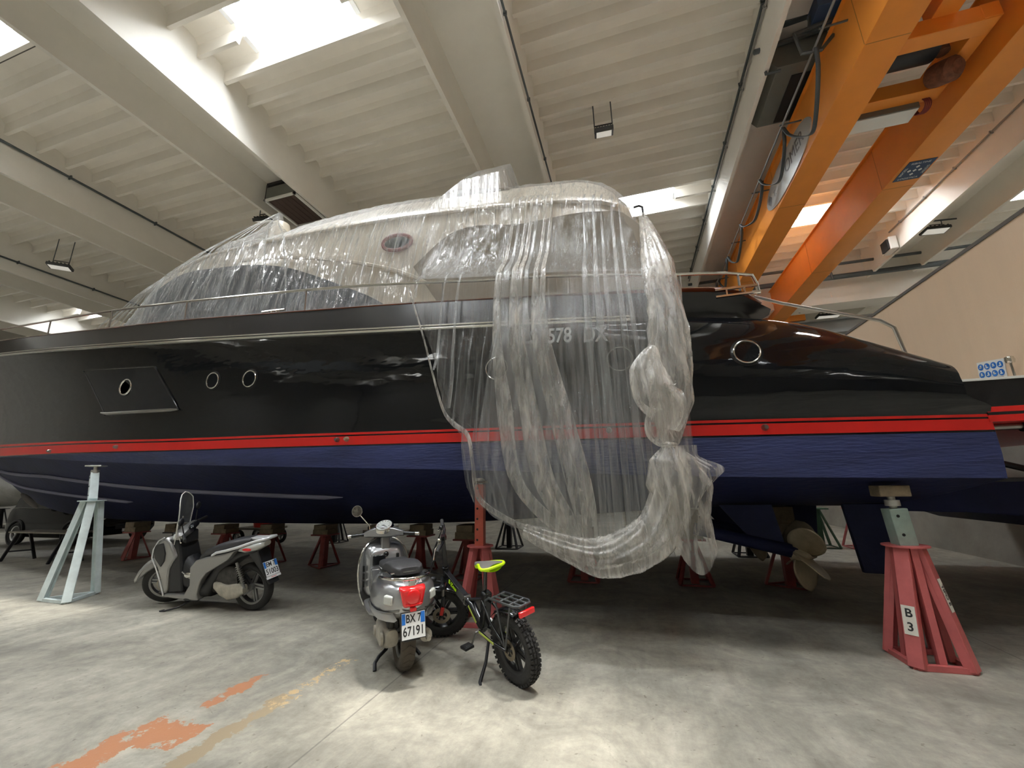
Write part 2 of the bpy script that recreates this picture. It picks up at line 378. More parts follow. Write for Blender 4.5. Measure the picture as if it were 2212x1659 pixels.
def frame(o, ex, ey):
    ex = Vector(ex).normalized(); ez = ex.cross(Vector(ey)).normalized(); ey = ez.cross(ex)
    m = Matrix((ex, ey, ez)).transposed().to_4x4(); m.translation = Vector(o); return m
def interp(x, tab):
    xs = [t[0] for t in tab]; ys = [t[1] for t in tab]
    return float(np.interp(x, xs, ys))
def smooth_tab(tab):
    # cubic Hermite through the table, returned as a function
    xs = np.array([t[0] for t in tab], float); ys = np.array([t[1] for t in tab], float); d = np.gradient(ys, xs)
    def f(x):
        if x <= xs[0]: return float(ys[0] + d[0] * (x - xs[0]))
        if x >= xs[-1]: return float(ys[-1] + d[-1] * (x - xs[-1]))
        i = int(np.searchsorted(xs, x) - 1); h = xs[i + 1] - xs[i]; t = (x - xs[i]) / h
        return float((2*t**3-3*t*t+1)*ys[i] + (t**3-2*t*t+t)*h*d[i] + (-2*t**3+3*t*t)*ys[i+1] + (t**3-t*t)*h*d[i+1])
    return f
def ss(a, b, x):
    t = min(1, max(0, (x - a) / (b - a))); return t * t * (3 - 2 * t)
# ================================================================ the hall
ZB, ZR, ZS = 9.31, 10.32, 10.68            # beam soffit, rib soffit, slab soffit
BEAMS = [(-29.4, -27.78), (-22.87, -21.24), (-16.27, -14.64), (-9.74, -8.10), (-3.18, -1.52), (3.16, 4.79), (9.72, 11.35), (16.25, 17.9)]
Y0, Y1, Y2, Y3 = -32, 18.3, 18.95, 31.0
mb = MB(); mb.grid(lambda i, j: Vector((-31 + 51 * i, -32 + 64 * j, 0)), 2, 2); struct('floor', mb, 'floor', recalc=False)
# skylight openings: (centre x, first rib index)
RIB0, PITCH = 5.755, .5953
SKY = [(-5.78, -3), (.82, 10), (7.25, 14), (-12.19, -6), (-25.3, 10), (-18.75, -3), (.82, -5), (-5.64, -12), (7.25, -7), (.82, -15), (-25.3, -8), (13.8, 3), (13.8, 9), (13.8, 15), (13.8, 21), (13.8, -14), (-18.75, -22), (.82, -26), (-12.19, -34), (7.25, -36), (-25.3, -38), (-5.64, -42), (-18.75, -50), (.82, -50), (-25.3, -58), (-12.19, -56), (13.8, -44)]  # unseen openings beyond the visible ones are added for fill, floor patches and reflections
def ry(k): return RIB0 + PITCH * k
def ceiling():
    mb = MB(); bays = []
    for i in range(len(BEAMS) - 1): bays.append((BEAMS[i][1] - .1, BEAMS[i + 1][0] + .1))
    bays.append((17.8, 20)); bays.insert(0, (-31, -29.3))
    k0, k1 = -64, 44
    for xa, xb in bays:
        holes = {}
        for cx, k in SKY:
            if xa < cx < xb: holes[k] = (cx - 1.24, cx + 1.24)
        for k in range(k0, k1):
            y = ry(k)
            segs = [(xa, xb)]
            if k - 1 in holes: segs = [(xa, holes[k - 1][0]), (holes[k - 1][1], xb)]      # this rib is cut by the opening
            for a, b in segs:
                pr_ = [(y - .15, ZS), (y - .065, ZS - .09), (y - .038, ZR), (y + .038, ZR), (y + .065, ZS - .09), (y + .15, ZS)]
                vs = [(a, p[0], p[1]) for p in pr_] + [(b, p[0], p[1]) for p in pr_]
                mb.add(vs, [(i, i + 1, i + 7, i + 6) for i in range(5)] + [tuple(range(6)), tuple(range(11, 5, -1))])
            # slab between rib k and k+1
            ya, yb = y + .15, y + PITCH - .15; segs = [(xa, xb)]
            for h in (k, k - 1):
                if h in holes: segs = [(xa, holes[h][0]), (holes[h][1], xb)]
            for a, b in segs:
                ym = (ya + yb) / 2; vs = [(a, ya, ZS), (a, ym, ZS + .03), (a, yb, ZS), (b, ya, ZS), (b, ym, ZS + .03), (b, yb, ZS)]
                mb.add(vs, [(0, 1, 4, 3), (1, 2, 5, 4)])
                if (k % 4) == 0 and len(segs) == 1: mb.bb((a, ya + .02, ZS - .004), (b, ya + .045, ZS + .03), 1)
    return mb
struct('ceiling', ceiling(), ['ceiling_paint', 'seam'], smooth=30, recalc=False)
# roof shell above, so no daylight leaks round the openings
mb = MB()
for n, (cx, k) in enumerate(SKY):
    y0, y1 = ry(k) + .1, ry(k + 2) - .1; x0, x1 = cx - 1.22, cx + 1.22
    fr = MB()
    for a, b in (((x0 - .1, y0 - .1, ZS - .02), (x1 + .1, y0, ZS + .42)), ((x0 - .1, y1, ZS - .02), (x1 + .1, y1 + .1, ZS + .42)), ((x0 - .1, y0, ZS - .02), (x0, y1, ZS + .42)), ((x1, y0, ZS - .02), (x1 + .1, y1, ZS + .42))): fr.bb(a, b)
    def arc(x, t, dz=0): return (x, y0 + (y1 - y0) * t, ZS + .42 + .22 * math.sin(math.pi * t) + dz)
    for q in range(6):
        x = x0 + (x1 - x0) * q / 5; fr.tube([arc(x, t / 8, -.012) for t in range(9)], .011, 5, mi=1)
    for t in (.33, .67): fr.tube([arc(x0, t, -.012), arc(x1, t, -.012)], .011, 5, mi=1)
    o = struct('window_%d' % (n + 1), fr, ['skylight_curb', 'skylight_frame'], label='roof skylight with white kerb and curved bars' if n > 3 else None)
    if 'label' in o: del o['label']
    pn = MB(); pn.grid(lambda i, j: Vector(arc(x0 + (x1 - x0) * i, j)), 2, 9); obj('pane', pn, 'skylight_pane', o, recalc=False)
# ceiling beams: inverted troughs
def beam_mb(xa, xb, ya, yb):
    mb = MB(); n = 0.09
    pr_ = [(xa, ZB), (xa + n, ZB), (xa + .17, 10.14), (xb - .17, 10.14), (xb - n, ZB), (xb, ZB), (xb + .03, ZR + .6), (xa - .03, ZR + .6)]
    return mb.prism(pr_, ya, yb)
t = 1
for xa, xb in BEAMS:
    struct('trim_%d' % t, beam_mb(xa, xb, Y0, Y1), 'beam_paint', smooth=0); t += 1
for xa, xb in BEAMS[3:7]:
    struct('trim_%d' % t, beam_mb(xa, xb, Y2, Y3), 'beam_paint', smooth=0); t += 1
# transverse girder with pockets and a lower runway girder
mb = MB(); mb.bb((-31, Y1, 8.62), (20, Y2, 11.2)); mb.bb((-31, Y1 - .12, 8.34), (20, Y2 + .12, 8.62))
for x in np.arange(-30, 19, 3.2): mb.bb((x, Y1 - .05, 8.62), (x + .8, Y1, 8.9))
struct('trim_%d' % t, mb, 'beam_paint', smooth=0); t += 1
mb = MB(); mb.bb((-31, 19.15, 7.98), (20, 19.65, 8.06)); mb.bb((-31, 19.34, 7.5), (20, 19.46, 7.98)); mb.bb((-31, 19.15, 7.42), (20, 19.65, 7.5))
struct('trim_%d' % t, mb, 'pipe_grey', smooth=0); t += 1
mb = MB(); mb.bb((-31, -9.6, 7.42), (20, -9.2, 8.06)); struct('trim_%d' % t, mb, 'pipe_grey', smooth=0); t += 1
# walls
mb = MB(); mb.bb((-31.3, -32, 0), (-31, 32, 11.3)); struct('wall_left', mb, 'wall_plaster', smooth=0)
mb = MB(); mb.bb((-31, 31.8, 0), (20, 32, 11.3)); struct('wall_back', mb, 'wall_plaster', smooth=0)
mb = MB(); mb.bb((-31, -32.3, 0), (20, -32, 11.3)); struct('wall_front', mb, 'wall_plaster', smooth=0)
mb = MB(); mb.bb((20, -32, 0), (20.3, 32, 11.3)); struct('wall_outer', mb, 'wall_plaster', smooth=0)
mb = MB(); mb.bb((6.08, 1.5, 2.12), (6.24, 19.0, 5.40), 0); mb.bb((6.06, 1.5, 5.36), (6.26, 19.0, 5.42), 2); mb.bb((6.02, 1.5, 0), (6.30, 19.0, 2.02), 1); mb.bb((6.05, 1.5, 2.02), (6.27, 19.0, 2.12), 3)
struct('wall_right', mb, ['wall_tan', 'wall_concrete', 'seam', 'pipe_grey'], smooth=0)

# ---------------------------------------------------------------- services under the ceiling
def pipe_run(name, label, pts, r, m='pipe_dark', cat='pipe', clips=0):
    mb = MB(); mb.tube(pts, r, 8)
    if clips:
        a, b = Vector(pts[0]), Vector(pts[-1])
        for i in range(clips):
            p = a.lerp(b, (i + .5) / clips); mb.box(p, (r * 3, .03, r * 3.2))
    return tag(obj(name, mb, m), label, cat)
pipe_run('conduit_pipe', 'thin dark conduit pair clipped along the right flank of the big central ceiling beam', [(-1.47, -6, 9.45), (-1.47, 17.9, 9.45)], .022, 'pipe_dark', clips=14)
pipe_run('conduit_pipe', 'dark conduit along the top edge of the ceiling beam left of the orange crane', [(3.10, -6, 10.2), (3.10, 17.9, 10.2)], .03, 'pipe_dark', clips=14)
pipe_run('conduit_pipe', 'pale lower conduit beside the dark one on the beam left of the orange crane', [(3.11, -6, 10.06), (3.11, 17.9, 10.06)], .022, 'trunk_metal', clips=14)
pipe_run('conduit_pipe', 'twin dark conduits along the far left ceiling beam above the bow', [(-14.58, -4, 10.1), (-14.58, 17.9, 10.1)], .035, 'pipe_dark', clips=10)
pipe_run('conduit_pipe', 'dark conduit on the flank of the leftmost visible ceiling beam behind the small floodlight', [(-21.18, 0, 9.75), (-21.18, 17.9, 9.75)], .035, 'pipe_dark', clips=8)
pipe_run('conduit_pipe', 'thin brown conduit along the ceiling beam right of the orange crane', [(9.66, 6, 10.1), (9.66, 16.3, 10.1)], .025, 'trunk_metal', clips=8)
pipe_run('overhead_pipe', 'thick dark grey pipe crossing the far end of the roof beyond the crane', [(3, 17.9, 9.34), (18, 17.9, 9.34)], .11)
pipe_run('overhead_pipe', 'thinner black pipe crossing above the thick one at the far end of the roof', [(3, 17.6, 9.75), (15, 17.6, 9.75)], .06)
pipe_run('hanger_post', 'short dark vertical hanger carrying the far roof pipes', [(8.35, 17.78, 9.2), (8.25, 17.78, 10.3)], .045, cat='hanger')
# lamps
def floodlight(name, label, loc, rz, w_=.5, tilt=0, drop=.7, span=.42, rods=True, m='lamp_black'):
    t = thing(name, label, 'lamp', loc, rz)
    b = MB(); rot = Matrix.Rotation(tilt, 3, 'X')
    b.box((0, 0, 0), (w_, .34, .10), rot=rot)
    for i in range(6): b.box(rot @ Vector((-w_ / 2 + .06 + i * (w_ - .12) / 5, 0, .075)), (.02, .3, .06), rot=rot)
    obj('housing', b, m, t, bevel=.012)
    g = MB(); g.box(rot @ Vector((0, 0, -.055)), (w_ - .09, .26, .012), rot=rot); obj('lens', g, 'lamp_glass', t)
    k = MB(); s = span / 2
    k.tube([(-s, 0, 0), (-s, 0, .2), (s, 0, .2), (s, 0, 0)], .018, 6); obj('bracket', k, 'lamp_black', t)
    if rods:
        [obj('hanger_rod', MB().tube([(q, 0, .2), (q, 0, drop)], .014, 6), 'pipe_dark', t) for q in (-s, s)]
    return t
floodlight('floodlight', 'small square floodlight hung on two rods between the central beam and the orange crane', (.02, 8.3, 9.62), .05, .44, .35, 1.08)
floodlight('floodlight', 'black floodlight with pale lens hung above the bow at the far left', (-19.0, 8.0, 9.28), .75, .62, -.1, 1.05)
floodlight('floodlight', 'dark twin headed floodlight peeping out left of the tented plastic peak', (-10.4, 8.5, 9.65), .15, .62, .5, 1.06)
tw = floodlight('floodlight', 'thin framed white floodlight under the ceiling at the right above the tan wall', (10.5, 15.6, 9.55), .12, .75, -.15, .35, .5, m='lamp_black')
mb = MB(); mb.tube([(-.2, 0, .35), (.8, 0, .35), (.8, 0, .5)], .03, 6); obj('wall_arm', mb, 'pipe_dark', tw)
floodlight('floodlight', 'distant white floodlight beyond the transverse roof girder at the right', (9.7, 21.8, 9.1), .1, 1.0, -.1, .45, .7)
def heater(label, loc, rz, L_=1.15, W_=.95, H_=.42):
    t = thing('ceiling_heater', label, 'heater', loc, rz)
    b = MB(); b.bb((-W_ / 2, -L_ / 2, .03), (W_ / 2, L_ / 2, H_)); obj('casing', b, 'heater_grey', t, bevel=.01)
    b = MB(); b.bb((-W_ / 2 + .06, -L_ / 2 + .06, 0), (W_ / 2 - .06, L_ / 2 - .06, .028))
    for i in range(5): b.bb((-W_ / 2 + .1 + i * .17, -L_ / 2 + .07, -.008), (-W_ / 2 + .115 + i * .17, L_ / 2 - .07, 0))
    obj('grille', b, 'heater_grille', t)
    b = MB()
    for s in (-1, 1):
        b.bb((s * W_ / 2 - .03, -L_ / 2 - .03, -.02), (s * W_ / 2 + .03, L_ / 2 + .03, .03)); b.bb((-W_ / 2 - .03, s * L_ / 2 - .03, -.02), (W_ / 2 + .03, s * L_ / 2 + .03, .03))
    obj('rim', b, 'white_frame', t)
    for s in (-1, 1):
        b = MB(); b.bar((-W_ / 2 - .12, s * L_ * .4, .62), (W_ / 2 + .12, s * L_ * .4, .62), .08, .08)
        b.bar((-W_ / 2 - .1, s * L_ * .4, .1), (-W_ / 2 - .1, s * L_ * .4, .62), .07, .07); b.bar((W_ / 2 - .05, s * L_ * .4, H_ - .02), (W_ / 2 - .05, s * L_ * .4, .9), .05, .05)
        obj('support_bracket', b, 'black_steel', t)
    return t
heater('grey ceiling heater with white rimmed grille behind the tented plastic peak', (-8.72, 8.05, 9.26), 0, 1.2, 1.0)
t = thing('air_heater', 'grey sheet metal air heater with sloped hood left of the orange crane', 'heater', (3.75, 8.2, 9.35))
b = MB(); b.prism([(-.48, .6), (.6, .6), (.6, .02), (.35, -.02), (-.34, -.02), (-.48, .18)], -.7, .75); obj('casing', b, 'heater_grey', t, bevel=.01)
b = MB(); b.bb((-.02, -.45, -.035), (.42, .70, -.02)); obj('outlet', b, 'black_steel', t)
b = MB(); b.tube([(-.7, -.75, .45), (1.0, -.75, .62)], .05); b.tube([(-.55, -.7, .7), (-.55, -.7, -.1), (-.3, -.7, -.1)], .03, 6); b.bar((-.6, -.9, .75), (1.0, -.9, .9), .1, .1); obj('pipework', b, 'pipe_dark', t)
t = thing('emergency_lamp', 'small cream emergency lamp with dark face on the beam end at the right', 'lamp', (9.55, 16.3, 9.55))
b = MB(); b.bb((-.12, -.3, -.25), (.12, .25, .25)); obj('body', b, 'white_frame', t, bevel=.03)
b = MB(); b.bb((-.18, -.25, -.22), (-.12, .12, .16)); obj('face', b, 'black_steel', t)

# ---------------------------------------------------------------- overhead crane
def girder(name, label, x0, x1):
    t = thing(name, label, 'crane girder', (0, 0, 0))
    b = MB(); b.bb((x0, -9.4, 8.09), (x1, 19.12, 9.2)); obj('box_girder', b, 'crane_orange', t, bevel=.006)
    b = MB(); b.bb((x0 - .06, -9.4, 9.2), (x1 + .06, 19.3, 9.225)); obj('top_flange', b, 'crane_orange', t)
    b = MB(); b.bb(((x0 + x1) / 2 - .03, -9.4, 9.225), ((x0 + x1) / 2 + .03, 19.3, 9.28)); obj('rail', b, 'crane_rail', t)
    b = MB()
    for y in np.arange(-6, 19, 4.1): b.bb((x0 - .004, y, 8.10), (x1 + .004, y + .012, 9.19)); b.bb((x0 + .01, y, 8.086), (x1 - .01, y + .012, 8.1))
    obj('weld_seam', b, 'crane_rail', t)
    return t
CG = girder('crane_girder', 'orange crane girder with silver oval sign, the left of the pair', 4.08, 4.69)
CG2 = girder('crane_girder', 'orange crane girder with blue square sticker, the right of the pair', 6.26, 6.87)
# oval sign
mb = MB(); yc, zc, a_, b_ = 9.55, 8.53, 1.42, .40
prof = []
for i in range(48):
    u = 2 * math.pi * i / 48; cu_, su_ = math.cos(u), math.sin(u); prof.append((yc + a_ * abs(cu_) ** .8 * (1 if cu_ > 0 else -1), zc + b_ * su_))
mb.prism(prof, 4.055, 4.078, plane='yz'); os_ = obj('oval_sign', mb, 'sign_silver', CG, smooth=0)
E_ = lambda o, ex, ey: frame(o, ex, ey)
tx = text('OMER', .40, .002, sx=1.0); tx.xf(E_((4.053, 9.05, 8.55), (0, -1, 0), (0, 0, 1))); obj('lettering', tx, 'ink', os_, smooth=0)
tx = text('T.', .22, .002); tx.xf(E_((4.053, 10.35, 8.50), (0, -1, 0), (0, 0, 1))); obj('lettering', tx, 'ink', os_, smooth=0)
mb = MB(); mb.prism([(10.55, 8.53), (10.70, 8.68), (10.85, 8.53), (10.70, 8.38)], 4.05, 4.054, plane='yz'); obj('diamond_mark', mb, 'ink', os_, smooth=0)
# blue sticker under the second girder
mb = MB(); mb.bb((6.33, 9.52, 8.078), (6.83, 10.15, 8.088)); st = obj('blue_sticker', mb, 'sign_blue', CG2, smooth=0)
mb = MB()
for dx, dy in ((0, .12), (.1, 0), (-.1, 0), (0, -.12), (0, 0)):
    c = (6.58 + dx, 9.83 + dy); mb.prism([(c[0], c[1] - .045), (c[0] + .038, c[1]), (c[0], c[1] + .045), (c[0] - .038, c[1])], 8.0765, 8.0775, plane='xy')
obj('diamond_mark', mb, 'white_paint', st, smooth=0)
for s_, p, ex in (('BALDINI S', (6.58, 9.60), (1, 0, 0)), ('LOGISTICA', (6.58, 10.08), (1, 0, 0)), ('TECHNI', (6.38, 9.85), (0, 1, 0)), ('SYSTEM', (6.78, 9.85), (0, 1, 0))):
    tx = text('RIBALTINE' if s_[0] == 'B' else s_, .075, .0005); tx.xf(E_((p[0], p[1], 8.077), ex, Vector(ex).cross(Vector((0, 0, 1))))); obj('lettering', tx, 'white_paint', st, smooth=0)
# end truck
t = thing('crane_end_truck', 'grey motor and orange end carriage at the far end of the crane', 'crane carriage', (0, 0, 0))
b = MB(); b.bb((3.7, 19.14, 8.1), (7.7, 19.55, 8.45)); obj('carriage_beam', b, 'crane_orange', t, bevel=.01)
b = MB(); b.lathe([(.0, 0), (.2, 0), (.22, .1), (.22, .5), (.15, .6), (0, .6)], (7.35, 18.95, 8.5), (.3, -.6, .4), 16); obj('motor', b, 'pipe_dark', t)
# trolley
t = thing('crane_trolley', 'orange hoist trolley frame slung between the two crane girders', 'crane trolley', (5.48, 7.6, 8.4))
b = MB()
for y in (-.75, .45): b.bb((-.78, y - .14, 0), (.62, y + .14, .30))
b.bb((.42, -.9, .02), (.66, .6, .30)); b.bb((-.2, -1.9, .28), (.15, -.75, .7)); obj('frame', b, 'crane_orange', t, bevel=.01)
b = MB(); b.lathe([(0, -.62), (.30, -.62), (.30, .3), (0, .3)], (-.1, -.25, .45), (1, 0, 0), 24); obj('rope_drum', b, 'black_steel', t)
b = MB(); b.lathe([(0, 0), (.18, 0), (.2, .08), (.2, .34), (.12, .42), (0, .42)], (.28, .05, .02), (.2, -.5, -.3), 16); b.lathe([(0, 0), (.1, 0), (.1, .2), (0, .2)], (.3, -.25, .2), (0, 0, 1), 12); obj('motor', b, 'rust', t)
b = MB(); b.bb((-.75, .55, -.12), (.35, .92, .14)); obj('control_box', b, 'heater_grey', t, bevel=.01)
b = MB(); b.bb((-.73, .57, -.135), (.33, .90, -.12)); obj('box_lid', b, 'white_frame', t)
b = MB()
for i in range(4): b.ring((.36 + i * .03, .62, -.06), (1, .3, .2), .13, .012, 20, 6)
obj('cable_coil', b, 'leg_dark_red', t)
HB = Matrix.Translation((3.75, 6.9, 8.85))
b = MB(); b.tube([(.45, 0, .62), (-.25, 0, .50), (-.20, 0, .02), (.1, 0, 0), (.32, 0, .25)], .035, 6); b.tube([(-.0, .0, .55), (.05, 0, .8)], .03, 6); b.xf(HB); t = obj('cable_bracket', b, 'pipe_dark', CG)
b = MB(); b.bb((.05, -.3, .62), (.5, .1, .9)); b.xf(HB); obj('blue_box', b, 'sign_blue', t, bevel=.01)
# festoon cable
FX, FZ = 3.72, 8.86
b = MB(); b.tube([(FX, -6, FZ), (FX, 19.0, FZ)], .022, 8); t = obj('cable_rail', b, 'pipe_grey', CG)
for y in (4.4, 6.5, 8.5, 10.7, 13.1, 15.6, 18.2): obj('side_arm', MB().tube([(FX - .06, y, FZ), (4.08, y, FZ + .02)], .018, 6), 'pipe_dark', t)
ys = [6.75, 8.55, 10.14, 12.04, 13.9, 15.7, 17.4, 19.0]
for i in range(len(ys) - 1):
    a, c = ys[i] + .035, ys[i + 1] - .035; dz = .98 if i == 0 else .62 + .1 * math.sin(i * 2.3); pts = []
    for q in range(25):
        u = q / 24; s = (math.sin(math.pi * u)) ** .62
        pts.append((FX + .04 * s + .05 * math.sin(u * 3 + i), a + (c - a) * (.5 - .5 * math.cos(math.pi * u)) if False else a + (c - a) * (u + .07 * math.sin(2 * math.pi * u)), FZ - .05 - dz * s))
    b = MB(); hw = .035
    vs = []
    for p in pts: vs += [(p[0] - hw, p[1], p[2]), (p[0] + hw, p[1], p[2])]
    b.add(vs, [(2 * k, 2 * k + 1, 2 * k + 3, 2 * k + 2) for k in range(24)])
    tag(obj('hanging_cable', b, 'cable_grey', solid=.02), ['largest flat cable loop, hanging nearest the top edge beside the crane', 'flat cable loop hanging across the upper half of the oval crane sign', 'flat cable loop hanging across the lower half of the oval crane sign', 'flat cable loop hanging just beyond the oval crane sign',
        'small flat cable loop, fifth along the crane rail', 'small flat cable loop, sixth along the crane rail', 'farthest flat cable loop at the end of the crane rail'][i], 'cable', 'cable loops on the crane rail')
# safety notice on the tan wall
t = thing('safety_notice', 'white safety notice with eight round blue symbols on the tan wall', 'sign', (6.07, 8.75, 3.20))
b = MB(); b.box((0, 0, 0), (.012, .54, .36), rot=Matrix.Rotation(R(7), 3, 'X')); obj('board', b, 'plate_white', t, smooth=0)
b = MB(); c = MB()
for i in range(4):
    for j in range(2):
        p = Matrix.Rotation(R(7), 3, 'X') @ Vector((-.009, -.195 + i * .13, .09 - j * .135)); b.lathe([(0, 0), (.055, 0), (.055, .004), (0, .004)], p, (-1, 0, 0), 20)
        c.box(p + Vector((-.006, .01 * ((i + j) % 3 - 1), .008)), (.003, .022 + .008 * (i % 2), .045)); c.box(p + Vector((-.006, 0, -.02 + .01 * (i % 2))), (.003, .05, .018))
obj('symbol_disc', b, 'plate_blue', t, smooth=0); obj('symbol', c, 'plate_white', t, smooth=0)
b = MB()
for k in range(2): b.box(Matrix.Rotation(R(7), 3, 'X') @ Vector((-.009, 0, -.12 - .025 * k)), (.003, .44, .008), rot=Matrix.Rotation(R(7), 3, 'X'))
obj('caption', b, 'ink', t, smooth=0)
# ================================================================ the motor yacht (bow left, stern right), centreline y = 7
YC = 7.0
def plan(bm, xs, xstart, p, q):
    def b(x):
        if x >= xstart: return bm
        t = (xstart - x) / (xstart - xs); return bm * max(0., 1 - min(1, t) ** p) ** q
    return b
P_CAP, P_MOULD, P_RED, P_CHINE = plan(2.60, -20.5, -5, 2.6, .8), plan(2.72, -20, -5, 2.5, .8), plan(2.68, -18.3, -4, 2.1, .85), plan(2.66, -17.6, -3, 2.0, .9)
z_cap = smooth_tab([(-20.5, 5.45), (-12.58, 4.57), (-10.63, 4.40), (-9.13, 4.28), (-6.77, 4.13), (-4.45, 3.95), (-2.7, 3.81), (-.71, 3.62), (.76, 3.47), (1.47, 3.36)])
z_mould = smooth_tab([(-20, 5.0), (-12.16, 4.18), (-8.78, 3.88), (-6.11, 3.67), (-4.2, 3.52), (-2.61, 3.39), (.11, 3.16), (1.2, 3.05)])
z_red = smooth_tab([(-18.3, 2.42), (-12.24, 2.19), (-8.49, 2.09), (-6.48, 2.03), (-4.49, 1.99), (-2.01, 1.94), (.61, 1.88), (2.91, 1.82)])
z_redtop = smooth_tab([(-18.4, 2.74), (-12.44, 2.43), (-8.57, 2.28), (-6.52, 2.2), (-4.51, 2.15), (-2.02, 2.09), (.63, 2.03), (2.95, 1.95)])
z_chine = smooth_tab([(-17.6, 2.40), (-13.71, 2.24), (-11.68, 2.15), (-10.7, 2.08), (-8.22, 1.92), (-5.52, 1.78), (-1.84, 1.62), (.77, 1.49), (2.92, 1.43)])
z_keel = smooth_tab([(-17.5, 2.95), (-16.84, 2.3), (-15.96, 1.65), (-15.25, 1.34), (-13.83, .99), (-12.6, .87), (-10.6, .79), (-7, .77), (-3, .82), (.73, 1.05), (1.4, 1.08), (2.9, 1.08)])
z_sh = smooth_tab([(.22, 3.25), (.8, 3.21), (1.08, 3.17), (1.38, 3.11), (1.68, 3.03), (1.95, 2.91), (2.17, 2.78), (2.43, 2.62), (2.65, 2.49), (2.86, 2.37)])
def z_top(x): k = ss(-.6, .5, x); return z_mould(x) * (1 - k) + z_sh(max(.22, x)) * k if k > 0 else z_mould(x)
def rollb(x): return .03 + .31 * ss(-.9, .9, x) * (1 - .55 * ss(1.6, 2.9, x))
def rollz(x): return .03 + .42 * ss(-.9, 1.0, x) * (1 - .72 * ss(1.5, 2.9, x))
def flare(x): return 1 + 1.3 * ss(5, 17, -x)
# rows of the hull from keel to deck: each returns (half beam, z) at x, with its own stem position
ROWS = []; RM = []
def lerp(a, b, t): return a + (b - a) * t
for i in range(7):
    t = i / 7
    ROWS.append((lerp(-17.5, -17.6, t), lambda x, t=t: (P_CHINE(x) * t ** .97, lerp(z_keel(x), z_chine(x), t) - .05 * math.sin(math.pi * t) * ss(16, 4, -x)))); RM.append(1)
ROWS.append((-17.6, lambda x: (P_CHINE(x), z_chine(x)))); RM.append(0)
for t in (.5,): ROWS.append((-17.9, lambda x, t=t: (lerp(P_CHINE(x), P_RED(x), t) + .01, lerp(z_chine(x), z_red(x), t)))); RM.append(0)
ROWS.append((-18.3, lambda x: (P_RED(x), z_red(x) - .018))); RM.append(3)
ROWS.append((-18.3, lambda x: (P_RED(x), z_red(x)))); RM.append(2)
for t, m_ in ((.70, 3), (.82, 2), (1., 3)):
    ROWS.append((-18.33, lambda x, t=t: (P_RED(x), lerp(z_red(x), z_redtop(x), t)))); RM.append(m_)
NT = 12
for i in range(1, NT + 1):
    t = i / NT
    def row(x, t=t):
        zt = z_top(x) - rollz(x); f = flare(x)
        bulge = .035 * math.sin(math.pi * t) * ss(6, 2, -x)
        return (lerp(P_RED(x), P_MOULD(x), t ** f) + bulge, lerp(z_redtop(x), zt, t))
    ROWS.append((lerp(-18.4, -20, t ** .9), row)); RM.append(3)
for i in range(1, 9):
    th = math.pi / 2 * i / 8
    ROWS.append((-20, lambda x, th=th: (max(0, P_MOULD(x) - rollb(x) * (1 - math.cos(th))), z_top(x) - rollz(x) * (1 - math.sin(th))))); RM.append(3 if i < 8 else 4)
ROWS.append((-20, lambda x: (P_MOULD(x) * .4, z_top(x) + .02))); RM.append(4)
ROWS.append((-20, lambda x: (0, z_top(x) + .03))); RM.append(4)
NS = 150
def hull_pt(j, u, side):
    xs, fn = ROWS[j]; xe = 2.9 - .15 * ss(16, 19, j); x = xs + (xe - xs) * (u ** 1.35); b, z = fn(x)
    return (x, YC - side * b, z)
hull = thing('motor_yacht', 'long black motor yacht with red waterline stripe and blue bottom, propped on stands', 'yacht', (0, 0, 0))
mb = MB(); nr = len(ROWS)
for side in (1, -1):
    vs = [hull_pt(j, i / NS, side) for i in range(NS + 1) for j in range(nr)]
    k = len(mb.v); mb.v += vs
    for i in range(NS):
        for j in range(nr - 1):
            a = k + i * nr + j; mb.f.append((a, a + nr, a + nr + 1, a + 1) if side == 1 else (a, a + 1, a + nr + 1, a + nr)); mb.m.append(RM[j])
k = len(mb.v); mb.v += [hull_pt(j, 1, 1) for j in range(nr)] + [hull_pt(j, 1, -1) for j in range(nr)]
for j in range(nr - 1): mb.f.append((k + j, k + j + 1, k + nr + j + 1, k + nr + j)); mb.m.append(0 if j < 8 else 3)
obj('hull', mb, ['antifoul_blue', 'bottom_blue_shaded', 'stripe_red', 'hull_black', 'gelcoat'], hull, smooth=24)
def hy(x, z):          # near-side hull surface y at x, z (topsides)
    zt = z_top(x) - rollz(x); t = min(1, max(0, (z - z_redtop(x)) / (zt - z_redtop(x)))); f = flare(x)
    b = lerp(P_RED(x), P_MOULD(x), t ** f) + .035 * math.sin(math.pi * t) * ss(6, 2, -x)
    if z > zt: s = min(1, (z - zt) / rollz(x)); b = P_MOULD(x) - rollb(x) * (1 - math.sqrt(max(0, 1 - s * s)))
    return YC - b
# strakes on the bottom
def strake(pts):
    mb = MB(); path = []
    for x, t in pts: path.append((x, YC - P_CHINE(x) * t ** .97 - .012, lerp(z_keel(x), z_chine(x), t) - .05 * math.sin(math.pi * t) * ss(16, 4, -x) - .012))
    xs = np.linspace(pts[0][0], pts[-1][0], 40); P3 = []
    for x in xs:
        t = float(np.interp(x, [p[0] for p in pts], [p[1] for p in pts])); P3.append((x, YC - P_CHINE(x) * t ** .97 - .01, lerp(z_keel(x), z_chine(x), t) - .05 * math.sin(math.pi * t) * ss(16, 4, -x) - .012))
    mb.tube(P3, [.015] + [.04] * 38 + [.006], 6); return mb
obj('spray_strake', strake([(-17.0, .72), (-12, .74), (-8, .66), (-4.2, .62)]), 'strake_grey', hull)
obj('spray_strake', strake([(-16.8, .42), (-13.5, .46), (-11, .42), (-9.9, .40)]), 'strake_grey', hull)
